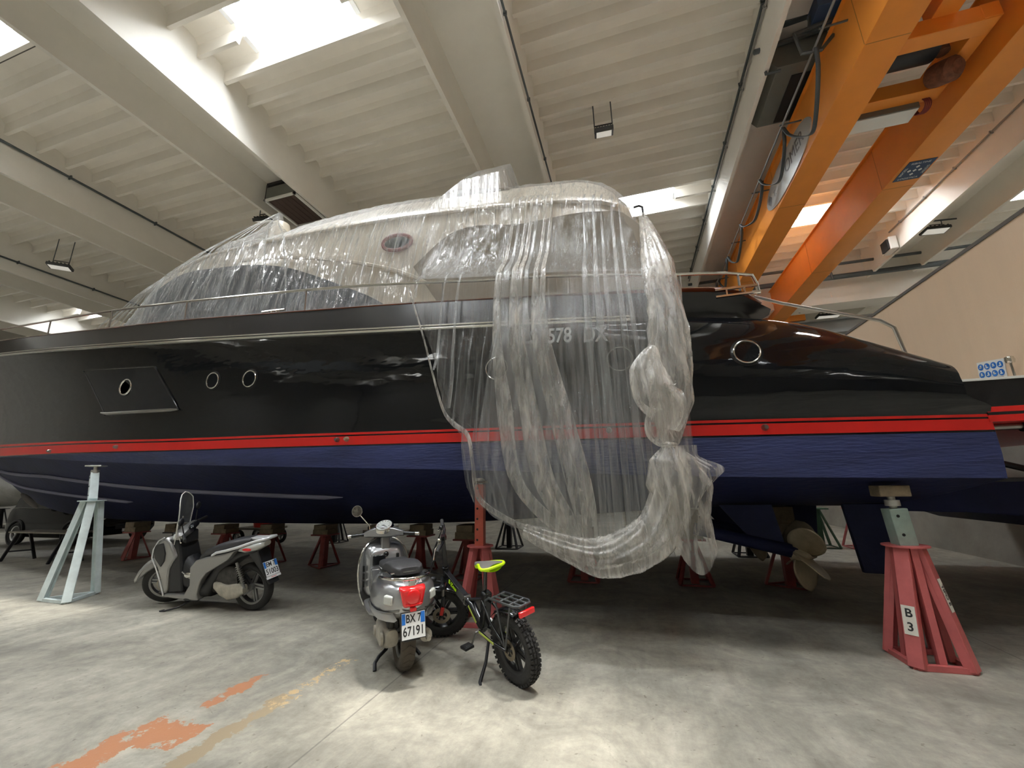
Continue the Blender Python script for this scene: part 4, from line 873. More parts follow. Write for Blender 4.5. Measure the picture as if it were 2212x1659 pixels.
# ================================================================ two-wheelers
def wheel(parent, x, z, R_, w_, rimR, spokes, rim_m, tyre_m='rubber', name='wheel', tread=0, steer=0., y=0, rotor=0, hub_m=None, swirl=0., mtx=None):
    # wheel about the Y axis; tyre, rim and disc are parts under the wheel
    m = (mtx if mtx else Matrix()) @ Matrix.Translation((x, y, z)) @ Matrix.Rotation(steer, 4, 'Z')
    b = MB(); h = w_ / 2; prof = []
    for i in range(13):
        a = math.pi * i / 12; prof.append((rimR + (R_ - rimR) * (math.sin(a) ** .55 if 0 < i < 12 else 0), -h * math.cos(a) * (.8 if i in (0, 12) else 1)))
    b.lathe([(rimR - .012, -h * .7)] + prof + [(rimR - .012, h * .7)], (0, 0, 0), (0, 1, 0), 48, cap=False)
    if tread == 1:      # chunky knobs
        for i in range(44):
            a = 2 * math.pi * i / 44
            for yy, dr in ((-.036, -.006), (-.012, .002), (.014, .002), (.036, -.006)):
                aa = a + (0 if yy < 0 else .07); rr = R_ - .002 + dr; rot = Matrix.Rotation(-aa, 3, 'Y'); b.box(rot @ Vector((rr, yy, 0)), (.016, .017, .021), rot=rot)
    if tread == 2:      # swept grooves shown as raised ribs
        for i in range(26):
            a = 2 * math.pi * i / 26
            for s in (-1, 1):
                pts = []
                for q in range(5):
                    yy = s * (.004 + .045 * q / 4); aa = a + .16 * q / 4; rr = R_ * 1.001 - (R_ - rimR) * (1 - math.sqrt(max(0, 1 - (yy / h) ** 2)) ** .55) ; rot = Matrix.Rotation(-aa, 3, 'Y'); pts.append(rot @ Vector((rr, yy, 0)))
                b.tube(pts, .0045, 5)
    b.xf(m); o = obj(name, b, tyre_m, parent)
    b = MB(); r2 = rimR; b.lathe([(r2 - .03, -h * .5), (r2 - .012, -h * .72), (r2, -h * .74), (r2, -h * .62), (r2 - .02, -h * .3), (r2 - .02, h * .3), (r2, h * .62), (r2, h * .74), (r2 - .012, h * .72), (r2 - .03, h * .5), (r2 - .035, 0), (r2 - .03, -h * .5)], (0, 0, 0), (0, 1, 0), 48, cap=False)
    for i in range(spokes):
        a = 2 * math.pi * i / spokes + .3; rot = Matrix.Rotation(-a, 3, 'Y')
        for d in ((-.1, .1) if spokes <= 6 else (0,)):
            b.bar(rot @ Vector((.03, 0, d * .2)), Matrix.Rotation(-a - d - swirl, 3, 'Y') @ Vector((r2 - .025, 0, 0)), .022, .022, up=(0, 1, 0))
    b.lathe([(0, -.05), (.035, -.05), (.042, 0), (.035, .05), (0, .05)], (0, 0, 0), (0, 1, 0), 20); b.xf(m); obj('rim', b, rim_m, o)
    if rotor:
        b = MB(); b.lathe([(rotor * .62, .052), (rotor, .052), (rotor, .056), (rotor * .62, .056), (rotor * .62, .052)], (0, 0, 0), (0, 1, 0), 36, cap=False)
        for i in range(5): rot = Matrix.Rotation(i * 2 * math.pi / 5, 3, 'Y'); b.bar(rot @ Vector((.02, .054, 0)), rot @ Vector((rotor * .66, .054, .01)), .012, .004, up=(0, 1, 0))
        b.xf(m); obj('brake_disc', b, 'rotor', o)
    return o
def about(p, q, a):
    p, q = Vector(p), Vector(q); return Matrix.Translation(p) @ Matrix.Rotation(a, 4, (q - p).normalized()) @ Matrix.Translation(-p)
SW = SB = about((1.40, 0, .285), (1.12, 0, .96), .62)
FK = about((1.17, 0, .255), (1.0, 0, .66), 1.0)
def superloft(st, n=24, e=2.6):
    # stations (x, half width, z bottom, z top[, y])
    secs = []
    for s in st:
        x, w_, z0, z1 = s[:4]; yc = s[4] if len(s) > 4 else 0; sec = []
        for i in range(n):
            a = 2 * math.pi * i / n; c, d = math.cos(a), math.sin(a)
            sec.append((x, yc + w_ * math.copysign(abs(c) ** (2 / e), c), (z0 + z1) / 2 + (z1 - z0) / 2 * math.copysign(abs(d) ** (2 / e), d)))
        secs.append(sec)
    return secs
def plate(parent, c, ex, ey, l1, l2, strip=False):
    m = frame(c, ex, ey); s = .177; b = MB(); b.box((0, 0, -.004), (s + .012, s + .012, .006)); b.xf(m); o = obj('plate_holder', b, 'plastic_black', parent, smooth=0)
    b = MB(); b.box((0, 0, 0), (s, s, .003)); b.xf(m); p = obj('number_plate', b, 'plate_white', o, smooth=0)
    return_objs = []
    for bx, bw in ((-s / 2 + .014, .026), (s / 2 - .018, .032)): b = MB(); b.box((bx, s * .27, .0022), (bw, s * .42, .001)); b.xf(m); obj('plate_band', b, 'plate_blue', o, smooth=0)
    for t_, y, sz in ((l1, s * .26, .078), (l2, -s * .22, .088)):
        tx = text(t_, sz, .0004, bold=.0012, sx=.74); tx.v = [(v[0], v[1] + y, v[2] + .0026) for v in tx.v]; tx.xf(m); obj('plate_lettering', tx, 'ink', o, smooth=0)
    if strip:
        b = MB(); b.box((0, -s * .5 - .018, .001), (s + .012, .028, .004)); b.xf(m); obj('dealer_strip', b, 'plate_white', o, smooth=0)
        b = MB(); b.box((0, -s * .5 - .018, .0035), (.07, .006, .001)); b.xf(m); obj('dealer_lettering', b, 'red_plastic', o, smooth=0)

# ---------------------------------------------------------------- retro scooter, seen from behind
LE = R(-2)
vs_ = thing('retro_scooter', 'silver retro scooter seen from behind with red tail light and plate BX 67191', 'scooter', (-1.94, 3.37, 0), rot=(LE, 0, math.radians(132)))
wheel(vs_, 0, .245, .245, .125, .155, 5, 'alloy_grey', 'tyre_brown', 'rear_wheel', tread=2)
wheel(vs_, 1.37, .235, .235, .115, .15, 5, 'alloy_grey', 'rubber', 'front_wheel')
b = MB(); b.loft(superloft([(.66, .12, .34, .60), (.56, .165, .33, .68), (.42, .215, .34, .715), (.22, .245, .36, .735), (.05, .25, .38, .745), (-.10, .238, .41, .745), (-.21, .205, .44, .73), (-.29, .155, .475, .705), (-.335, .10, .505, .68), (-.35, .05, .53, .65)], 40, 2.5)); obj('rear_bodywork', b, 'silver_paint', vs_, smooth=60)
# side cowl seam and lower skirt
b = MB()
for s in (-1, 1): b.tube([(x, s * y, z) for x, y, z in ((.55, .168, .48), (.3, .243, .475), (.05, .253, .475), (-.12, .236, .485), (-.22, .196, .50), (-.29, .15, .515), (-.33, .10, .525))], .005, 6)
obj('body_seam', b, 'chrome_dull', vs_)
for s in (-1, 1):
    b = MB(); b.loft([[(x, s * y, z) for x, y, z in ((.45, w_, .50), (.45, w_ + .012, .48), (.45, w_ - .01, .435), (.45, w_ - .03, .445))] for w_ in (.2,)] + [[(x0, s * (w_), .51), (x0, s * (w_ + .012), .49), (x0, s * (w_ - .012), .44), (x0, s * (w_ - .035), .45)] for x0, w_ in ((.25, .245), (.05, .255), (-.12, .237), (-.22, .19), (-.28, .14))]); obj('lower_skirt', b, 'silver_paint', vs_, smooth=60)
# tail light
def tail_patch(w0, w1, z0, z1, x0, bulge, mname, name, n=8, par=None):
    b = MB()
    def fn(u, v):
        ww = lerp(w0, w1, v); y = (u - .5) * ww; z = lerp(z0, z1, v); e = 1 - (2 * u - 1) ** 4; e2 = 1 - (2 * v - 1) ** 4
        return Vector((x0(y, z) - bulge * e * e2, y, z))
    b.grid(fn, n * 2, n * 2); return obj(name, b, mname, par or vs_, smooth=180, recalc=False)
xt = lambda y, z: -.335 + 1.9 * y * y + .9 * max(0, z - .60) ** 1.3
b = MB(); b.loft([[(-.30, y, z) for y, z in ((-.08, .54), (.08, .54), (.11, .70), (-.11, .70))], [(-.372, y, z) for y, z in ((-.07, .55), (.07, .55), (.098, .68), (-.098, .68))]]); tl = obj('tail_light', b, 'red_lens', vs_, bevel=.018)
b = MB(); b.sphere((-.376, 0, .62), (.012, .055, .055)); b.tube([(-.377, .065, .57), (-.383, .0, .565), (-.377, -.065, .57)], .004, 6); obj('reflector', b, 'red_lens', tl)
for s in (-1, 1):
    b = MB(); b.box((-.262, s * .168, .60), (.04, .085, .07), rot=Matrix.Rotation(-s * .75, 3, 'Z') @ Matrix.Rotation(s * .1, 3, 'X')); ind = obj('indicator', b, 'clear_lens', vs_, bevel=.014)
    b = MB()
    for k in range(6): b.tube([(-.302 + .0093 * k, s * (.145 + k * .010), .58), (-.302 + .0093 * k, s * (.145 + k * .010), .62)], .002, 4)
    obj('lens_rib', b, 'chrome_dull', ind)
tx = text('Vespa', .058, .001, sx=1.1); tx.xf(frame((-.318, -.0, .722), (0, -1, .05), (.62, 0, 1))); obj('badge_script', tx, 'letter_silver', vs_, smooth=0)
# rear mudguard and plate
b = MB(); b.loft([[(-.24, y, .50) for y in (-.07, .07)] + [(-.30, y, .52) for y in (.07, -.07)], [(-.30, y, .30) for y in (-.06, .06)] + [(-.33, y, .30) for y in (.06, -.06)]]); obj('rear_mudguard', b, 'plastic_black', vs_, bevel=.01)
b = MB(); b.box((-.36, 0, .53), (.03, .05, .025)); obj('plate_lamp', b, 'red_lens', vs_, bevel=.006)
plate(vs_, (-.375, 0, .425), (0, -1, 0), (.16, 0, 1), 'BX 7', '67191')
# seat
b = MB(); b.loft(superloft([(.70, .07, .60, .66), (.64, .11, .64, .735), (.50, .135, .70, .785), (.35, .14, .71, .775), (.24, .14, .72, .785), (.16, .138, .73, .82), (.02, .134, .735, .833), (-.12, .127, .74, .83), (-.20, .11, .75, .82), (-.228, .085, .76, .81)], 32, 4)); seat = obj('seat', b, 'seat_black', vs_, smooth=60)
b = MB(); b.tube([(.60, .10, .70), (.35, .155, .745), (.05, .155, .755), (-.15, .135, .765), (-.225, .05, .78), (-.225, -.05, .78), (-.15, -.135, .765), (.05, -.155, .755), (.35, -.155, .745)], .006, 6); obj('seat_trim', b, 'chrome', seat)
b = MB(); b.tube([(.12, .185, .70), (.0, .195, .725), (-.12, .185, .735), (-.24, .14, .74), (-.31, .06, .742), (-.325, 0, .742), (-.31, -.06, .742), (-.24, -.14, .74), (-.12, -.185, .735), (0, -.195, .725), (.12, -.185, .70)], .014, 10); obj('grab_rail', b, 'chrome', vs_)
b = MB(); b.bb((-.33, -.03, .665), (-.29, .03, .74)); obj('rail_bracket', b, 'chrome', vs_, bevel=.008)
# floor and front shield
b = MB(); b.loft(superloft([(.58, .16, .26, .34), (.75, .185, .235, .29), (.95, .195, .235, .29), (1.06, .20, .25, .33)], 24, 4)); obj('floorboard', b, 'silver_paint', vs_, smooth=60)
for k in range(-3, 4):
    if k == 0: continue
    b = MB(); b.tube([(.66, k * .045, .297), (.98, k * .045, .300), (1.05, k * .045, .345)], .009, 6); obj('floor_strip', b, 'rubber', vs_)
def shield(u, off=0.0):
    return [(-1, 0)]
SH = [(.25, .19), (.34, .225), (.45, .252), (.58, .262), (.70, .252), (.80, .215), (.87, .15), (.905, .07)]
def sw(z): return float(np.interp(z, [p[0] for p in SH], [p[1] for p in SH]))
def shx(y, z): return 1.06 + .10 * (1 - (y / .27) ** 2) + .13 * (z - .3) * -.35 + .02
b = MB()
for s, o_ in ((0, 0.), (1, .022)):
    b.grid(lambda i, j, o_=o_: Vector((shx((2 * i - 1) * sw(lerp(.25, .905, j)), lerp(.25, .905, j)) + o_, (2 * i - 1) * sw(lerp(.25, .905, j)), lerp(.25, .905, j))), 18, 24)
ls = obj('leg_shield', b, 'silver_paint', vs_, smooth=60, recalc=False)
b = MB(); edge = [(shx(s * sw(z), z) + .01, s * sw(z), z) for s, zs in ((1, np.linspace(.25, .905, 22)), (-1, np.linspace(.905, .25, 22))) for z in zs]; b.tube(edge, .011, 8); obj('shield_trim', b, 'chrome', ls)
b = MB(); b.loft(superloft([(.955, .165, .36, .78), (1.0, .19, .345, .84), (1.10, .205, .33, .86)], 32, 5)); ib = obj('inner_box', b, 'silver_paint', vs_, smooth=50)
b = MB(); b.bb((.945, -.14, .44), (.96, .14, .62)); obj('glovebox_door', b, 'silver_paint', ib, bevel=.012)
for s in (1, -1):
    b = MB(); b.bb((.942, s * .055 - .05 + (0 if s > 0 else 0), .655), (.965, s * .105 + .05 * s * .6, .755)); obj('glove_pocket', b, 'gloss_black', ib, bevel=.008)
b = MB(); b.tube([(.945, -.145, .43), (.945, .145, .43), (.945, .15, .63), (.945, -.15, .63)], .004, 6, closed=True); obj('door_trim', b, 'chrome', ib)
b = MB()
for s in (-1, 1):
    for k in range(3): b.bb((1.0, s * .215 - .01, .45 + k * .075), (1.03, s * .215 + .01, .505 + k * .075))
obj('side_vent', b, 'gloss_black', ib)
b = MB(); b.loft([[(.97, y, z) for y, z in ((-.05, .78), (.05, .78))] + [(1.08, y, .80) for y in (.05, -.05)], [(1.0, y, .93) for y in (-.045, .045)] + [(1.09, y, .93) for y in (.045, -.045)]]); obj('steering_neck', b, 'silver_paint', vs_, bevel=.015)
b = MB(); b.sphere((.965, 0, .755), (.03, .03, .03)); obj('ignition_lock', b, 'gloss_black', vs_)
VST = Matrix.Translation((1.05, 0, 0)) @ Matrix.Rotation(R(-27), 4, 'Z') @ Matrix.Translation((-1.05, 0, 0))
# headset, turned slightly
hs = MB(); hs.loft([[(1.03 + dx * k, y, z0 + dz * k) for dx, dz in ((-.06, -.035), (-.055, .035), (0, .05), (.055, .035), (.06, -.035), (0, -.055))] for y, k, z0 in ((-.215, .55, .955), (-.17, .75, .965), (-.11, 1.05, .975), (0, 1.45, .985), (.11, 1.05, .975), (.17, .75, .965), (.215, .55, .955))]); hs.xf(VST); headset = obj('handlebar_cover', hs, 'silver_paint', vs_, smooth=60, bevel=.004)
b = MB(); b.loft([[(1.0, y, .93) for y in (-.06, .06)] + [(1.08, y, .93) for y in (.06, -.06)], [(1.0, y, .985) for y in (-.085, .085)] + [(1.10, y, .985) for y in (.085, -.085)]]); b.xf(VST); obj('headset_base', b, 'silver_paint', headset, bevel=.02)
b = MB(); b.lathe([(0, .015), (.088, .015), (.099, 0), (.102, -.025), (0, -.025)], (1.015, 0, 1.035), (-.62, 0, 1), 36); b.xf(VST); dl = obj('dial_binnacle', b, 'chrome', headset); 
b = MB(); b.lathe([(0, .017), (.082, .017)], (1.015, 0, 1.035), (-.62, 0, 1), 36); b.xf(VST); obj('dial_face', b, 'dial_white', headset)
b = MB(); ax = Vector((-.62, 0, 1)).normalized(); up_ = Vector((1, 0, .62)).normalized()
for i in range(9):
    a = R(-110 + i * 27.5); d = up_ * math.cos(a) + Vector((0, -1, 0)) * math.sin(a); b.bar(Vector((1.015, 0, 1.035)) + ax * .019 + d * .056, Vector((1.015, 0, 1.035)) + ax * .019 + d * .072, .006, .002)
b.bar(Vector((1.015, 0, 1.035)) + ax * .019, Vector((1.015, 0, 1.035)) + ax * .019 + Vector((.01, .045, -.0)), .005, .002); b.bar(Vector((1.015, -.02, 1.035)) + ax * .019 - up_ * .03, Vector((1.015, .02, 1.035)) + ax * .019 - up_ * .03, .02, .002); b.xf(VST); obj('dial_mark', b, 'ink', headset)
for s in (1, -1):
    b = MB(); b.tube([(1.02, s * .20, .955), (1.0, s * .35, .945)], .017, 14); b.xf(VST); g = obj('grip', b, 'gloss_black', vs_)
    b = MB(); b.tube([(1.0, s * .35, .945), (.995, s * .385, .943)], .0195, 14); b.xf(VST); obj('bar_end', b, 'chrome', g)
    b = MB(); b.tube([(1.06, s * .19, .955), (1.08, s * .26, .95), (1.065, s * .37, .94)], .008, 8); b.xf(VST); obj('brake_lever', b, 'chrome', g)
b = MB(); b.tube([(1.06, .17, .99), (1.07, .18, 1.04), (1.10, .30, 1.155)], .007, 8); b.xf(VST); mi = obj('mirror_stalk', b, 'chrome', vs_)
b = MB(); b.lathe([(0, -.02), (.04, -.016), (.062, 0), (.062, .008), (0, .008)], (1.10, .335, 1.20), (-1, .1, .05), 30); b.xf(VST); obj('mirror_shell', b, 'chrome', mi)
b = MB(); b.lathe([(0, .009), (.056, .009)], (1.10, .335, 1.20), (-1, .1, .05), 30); b.xf(VST); obj('mirror_glass', b, 'mirror_glass', mi)
b = MB(); b.loft(superloft([(1.12, .07, .34, .42), (1.25, .085, .36, .50), (1.38, .085, .38, .52), (1.5, .08, .33, .46), (1.60, .05, .26, .34)], 20, 2.5)); obj('front_fender', b, 'silver_paint', vs_, smooth=60)
# engine, exhaust, stand
b = MB(); b.loft(superloft([(-.06, .045, .20, .32, .10), (.02, .06, .17, .34, .11), (.14, .06, .15, .33, .125), (.28, .055, .16, .32, .13), (.40, .045, .20, .31, .12)], 24, 3)); eg = obj('transmission_case', b, 'engine_cast', vs_, smooth=60)
b = MB(); b.lathe([(0, .02), (.055, .02), (.06, 0), (0, 0)], (.03, .165, .25), (0, 1, 0), 24); b.lathe([(0, .02), (.04, .02), (.045, 0), (0, 0)], (.30, .175, .24), (0, 1, 0), 20)
for k in range(5): b.lathe([(0, .012), (.007, .012), (.007, 0)], (.0 + k * .09, .17, .18 + .01 * (k % 2)), (0, 1, 0), 8)
obj('case_cover', b, 'engine_cast', eg)
b = MB(); b.loft(superloft([(-.03, .04, .30, .42, .09), (.1, .07, .28, .44, .06), (.3, .09, .24, .45, .0), (.46, .08, .25, .42, 0)], 20, 3)); b.lathe([(.0, 0), (.03, 0), (.03, .2), (0, .2)], (.0, .10, .26), (-.1, 0, 1), 12); obj('engine', b, 'engine_dark', vs_, smooth=60)
b = MB(); b.tube([(.3, -.10, .22), (.05, -.15, .24), (-.16, -.15, .27)], [.03, .055, .05], 16); b.tube([(-.16, -.15, .27), (-.235, -.155, .26)], .018, 12); obj('exhaust', b, 'engine_cast', vs_)
b = MB(); b.tube([(.30, .07, .16), (.22, .10, .10), (.16, .17, .075), (.10, .21, .055), (.06, .215, .012)], .015, 8); b.tube([(.30, -.07, .16), (.22, -.12, .09), (.14, -.17, .03)], .014, 8); b.tube([(.30, -.08, .16), (.30, .08, .16)], .016, 8); obj('centre_stand', b, 'black_steel', vs_)
b = MB(); b.tube([(-.01, -.11, .34), (-.03, -.13, .62)], .022, 12); b.tube([(-.01, .12, .34), (-.03, .13, .55)], .02, 12); obj('shock_absorber', b, 'black_steel', vs_)

# ---------------------------------------------------------------- large-wheel scooter in profile
sh = thing('tall_scooter', 'grey large wheel scooter with tall windshield facing left and plate EM 51003', 'scooter', (-4.66, 4.42, 0), rot=(R(-9), 0, math.pi + .02))
wheel(sh, 0, .285, .285, .115, .215, 5, 'alloy_grey', 'rubber', 'rear_wheel', rotor=0, swirl=.4)
wheel(sh, 1.40, .285, .285, .095, .215, 5, 'alloy_grey', 'rubber', 'front_wheel', rotor=.11, mtx=SW)
def shell(poly, y0, y1, name, m, par, inset=.03, bev=.015, both=True, dx=0):
    # side panel bulging outward, mirrored
    cx = sum(p[0] for p in poly) / len(poly); cz = sum(p[1] for p in poly) / len(poly); b = MB()
    for s in ((1, -1) if both else (1,)):
        sec0 = [(p[0], s * y0, p[1]) for p in poly]; sec1 = [(p[0], s * lerp(y0, y1, .75), p[1]) for p in poly]; sec2 = [(cx + (p[0] - cx) * (1 - inset * 1.6) + dx, s * y1, cz + (p[1] - cz) * (1 - inset * 2.2)) for p in poly]
        b.loft([sec0, sec1, sec2])
    return obj(name, b, m, par, smooth=50, bevel=bev)
front = [(1.24, .90), (1.34, .85), (1.43, .74), (1.45, .64), (1.38, .52), (1.30, .34), (1.245, .175), (1.20, .23), (1.19, .38), (1.17, .50), (1.12, .58), (1.06, .66), (1.10, .74), (1.16, .84)]
f_ = shell(front, 0, .17, 'front_shield', 'sh_silver', sh)
b = MB(); b.prism([(1.40, .80), (1.26, .83), (1.22, .70), (1.24, .60), (1.30, .53), (1.405, .64)], .150, .182); b.prism([(1.40, .80), (1.26, .83), (1.22, .70), (1.24, .60), (1.30, .53), (1.405, .64)], -.182, -.150); obj('shield_recess', b, 'plastic_black', f_, bevel=.008)
b = MB(); b.tube([(x, .176, z) for x, z in ((1.24, .90), (1.34, .855), (1.43, .745), (1.452, .64), (1.38, .515), (1.30, .34), (1.245, .175))], .008, 6); obj('shield_edge', b, 'letter_silver', f_)
b = MB(); b.loft([[(1.20, s * .15, .88) for s in (1, -1)] + [(1.06, s * .12, .84) for s in (-1, 1)], [(1.18, s * .15, .60) for s in (1, -1)] + [(1.0, s * .14, .55) for s in (-1, 1)], [(1.20, s * .15, .20) for s in (1, -1)] + [(.98, s * .14, .22) for s in (-1, 1)]]); b.loft(superloft([(.72, .10, .2, .42), (.84, .12, .2, .50), (1.0, .13, .2, .66)], 16, 3)); obj('inner_fairing', b, 'plastic_black', sh, bevel=.02)
rear = [(.895, .21), (.806, .326), (.800, .543), (.709, .629), (.60, .66), (.425, .69), (.25, .72), (.10, .76), (.20, .65), (.40, .55), (.545, .48), (.62, .40), (.66, .33), (.694, .211), (.664, .149), (.80, .145), (.963, .149), (1.23, .166), (1.22, .20), (1.05, .205)]
shell(rear, .09, .185, 'rear_fairing', 'sh_silver', sh, inset=.0)
b = MB(); b.loft(superloft([(1.0, .14, .14, .19), (.8, .16, .14, .20), (.6, .13, .15, .42), (.4, .13, .46, .66), (.1, .11, .64, .75), (-.12, .08, .70, .79)], 20, 3)); obj('under_body', b, 'plastic_black', sh)
b = MB(); b.loft(superloft([(.82, .05, .54, .60), (.74, .10, .58, .67), (.62, .13, .63, .75), (.48, .145, .67, .80), (.34, .15, .71, .835), (.22, .15, .74, .865), (.06, .13, .77, .885), (-.04, .09, .80, .885)], 28, 3)); obj('seat', b, 'seat_black', sh, smooth=60)
b = MB(); b.tube([(.46, .165, .69), (.38, .18, .73), (.22, .185, .76), (.05, .17, .80), (-.14, .13, .855), (-.28, .07, .88), (-.30, 0, .885), (-.28, -.07, .88), (-.14, -.13, .855), (.05, -.17, .80), (.22, -.185, .76), (.38, -.18, .73)], .017, 10); b.bb((-.29, -.06, .862), (-.02, .06, .885)); obj('grab_rack', b, 'letter_silver', sh, bevel=.004)
b = MB(); b.loft(superloft([(.16, .10, .71, .77), (.02, .12, .70, .80), (-.14, .10, .73, .83), (-.22, .05, .78, .84)], 18, 2.5)); tl = obj('tail_light', b, 'clear_lens', sh)
b = MB(); b.sphere((-.02, .115, .755), (.07, .015, .018)); obj('red_lamp', b, 'red_lens', tl)
b = MB(); b.loft([[(-.02, y, .70) for y in (-.09, .09)] + [(-.16, y, .74) for y in (.09, -.09)], [(-.22, y, .46) for y in (-.08, .08)] + [(-.245, y, .47) for y in (.08, -.08)], [(-.30, y, .335) for y in (-.07, .07)] + [(-.335, y, .345) for y in (.07, -.07)]]); obj('rear_mudguard', b, 'plastic_black', sh, bevel=.01)
plate(sh, (-.275, .0, .515), (-.12, -.99, 0), (.42, 0, 1), 'EM 7', '51003', True)
b = MB(); b.grid(lambda i, j: Vector((1.40 + .325 * math.cos(lerp(R(20), R(150), i)), .07 * (2 * j - 1), .285 + .325 * math.sin(lerp(R(20), R(150), i)) + .05 * (1 - (2 * j - 1) ** 2))), 18, 7); b.xf(SW); ff = obj('front_fender', b, 'sh_silver', sh, solid=.008, recalc=False)
b = MB(); b.loft(superloft([(1.20, .06, .44, .52), (1.34, .075, .54, .63), (1.46, .078, .54, .64), (1.58, .075, .48, .60), (1.68, .06, .40, .52), (1.745, .03, .36, .42)], 18, 2.5)); b.xf(SW); obj('fender_nose', b, 'sh_silver', ff, smooth=60)
for s in (1, -1):
    b = MB(); b.tube([(1.40, s * .075, .285), (1.28, s * .075, .62)], .02, 10); b.tube([(1.40, s * .075, .26), (1.36, s * .075, .40)], .028, 10); b.xf(SW); obj('fork_leg', b, 'plastic_black', sh)
b = MB(); b.lathe([(.05, .075), (.09, .075), (.10, .06), (.05, .06)], (1.40, 0, .285), (0, 1, 0), 24); b.xf(SW); obj('caliper_hub', b, 'alloy_grey', sh)
# handlebar, screen, mirrors
b = MB(); b.loft([[(1.10 + dx * k, y, .96 + dz * k) for dx, dz in ((-.07, -.03), (-.06, .04), (.02, .05), (.10, .0), (.08, -.07), (0, -.08))] for y, k in ((-.24, .4), (-.16, .8), (0, 1.15), (.16, .8), (.24, .4))]); b.xf(SB); hb = obj('handlebar_cover', b, 'sh_silver', sh, smooth=60)
b = MB(); b.loft([[(1.0, y, .80) for y in (-.09, .09)] + [(1.22, y, .86) for y in (.1, -.1)], [(1.03, y, .95) for y in (-.11, .11)] + [(1.21, y, .95) for y in (.1, -.1)]]); obj('dash_base', b, 'plastic_black', hb, bevel=.02)
b = MB(); b.sphere((1.02, 0, 1.0), (.05, .11, .035)); b.xf(SB); obj('instrument_pod', b, 'gloss_black', hb)
b = MB(); b.sphere((1.20, .0, .90), (.05, .13, .06)); b.xf(SB); obj('headlamp', b, 'clear_lens', hb)
for s in (1, -1):
    b = MB(); b.tube([(1.06, s * .22, .965), (1.0, s * .36, .955)], .018, 12); b.xf(SB); obj('grip', b, 'plastic_black', hb)
    b = MB(); b.tube([(1.10, s * .20, .96), (1.09, s * .26, .96), (1.04, s * .37, .94)], .008, 8); b.xf(SB); obj('brake_lever', b, 'chrome', hb)
    b = MB(); b.tube([(1.07, s * .19, .99), (1.05, s * .24, 1.12)], .007, 8); b.sphere((1.04, s * .27, 1.17), (.02, .07, .045)); b.xf(SB); obj('mirror', b, 'plastic_black', hb)
st_ = 0
def scr(u, v):
    w_ = .235 * (math.sin(math.pi * min(1, .16 + .84 * v) ** .9) ** .45 if v > .0 else .62) if v > .5 else lerp(.16, .235, v * 2); w_ = interp(v, [(0, .15), (.2, .21), (.55, .23), (.8, .20), (.93, .13), (1, .05)]); y = (2 * u - 1) * w_; x = 1.235 - .16 * v - .05 * (y / .2) ** 2; z = .84 + .62 * v
    xr, yr = x - 1.1, y; return Vector((1.1 + xr * math.cos(st_) - yr * math.sin(st_), xr * math.sin(st_) + yr * math.cos(st_), z))
b = MB(); b.grid(scr, 16, 24); b.xf(SB); ws = obj('windshield', b, 'smoke_glass', sh, solid=.004, recalc=False)
b = MB(); b.tube([scr(0, t) for t in np.linspace(0, 1, 20)] + [scr(1, t) for t in np.linspace(1, 0, 20)], .006, 6); b.xf(SB); obj('screen_edge', b, 'white_frame', ws)
b = MB(); b.tube([scr(.3, .1), scr(.32, .45)], .007, 6); b.tube([scr(.7, .1), scr(.68, .45)], .007, 6); b.bar(scr(.3, .1), scr(.7, .1), .012, .03); b.xf(SB); obj('screen_bracket', b, 'chrome', ws)
# engine and swing arm
b = MB(); b.loft(superloft([(.02, .035, .24, .34, .10), (.12, .045, .18, .36, .11), (.25, .045, .16, .34, .12), (.36, .04, .20, .36, .12), (.46, .03, .28, .36, .12)], 20, 3)); obj('transmission_case', b, 'engine_cast', sh, smooth=60)
b = MB(); b.loft(superloft([(.10, .05, .34, .52, .09), (.3, .07, .30, .56, .07), (.5, .10, .18, .52, 0), (.66, .09, .22, .45, 0)], 20, 3)); b.loft(superloft([(.80, .09, .24, .42), (.95, .10, .22, .46), (1.08, .08, .26, .42)], 16, 2.5)); obj('engine', b, 'engine_dark', sh, smooth=60)
b = MB(); b.sphere((.92, .11, .42), (.07, .03, .04)); b.tube([(.86, .12, .38), (1.0, .12, .46)], .015, 8); obj('engine_trim', b, 'chrome', sh)
b = MB(); b.tube([(.02, .115, .30), (.13, .115, .60)], .018, 10)
for k in range(9): p = Vector((.02, .115, .30)).lerp(Vector((.13, .115, .60)), .2 + k * .08); b.ring(p, (.35, 0, .94), .027, .006, 16, 5)
obj('shock_absorber', b, 'alloy_grey', sh)
b = MB(); b.tube([(.4, -.11, .22), (.1, -.14, .28), (-.12, -.15, .33)], [.03, .055, .05], 14); obj('exhaust', b, 'engine_dark', sh)
b = MB(); b.tube([(.80, .10, .15), (.93, .21, .07), (1.05, .30, .055), (1.10, .31, .05)], .011, 8); b.tube([(1.04, .30, .055), (1.10, .26, .05), (1.13, .30, .05)], .008, 8); obj('side_stand', b, 'black_steel', sh)
b = MB(); b.loft(superloft([(.70, .02, .13, .17, .15), (.85, .035, .14, .17, .16), (.95, .02, .15, .17, .15)], 12, 3)); obj('foot_peg', b, 'plastic_black', sh)

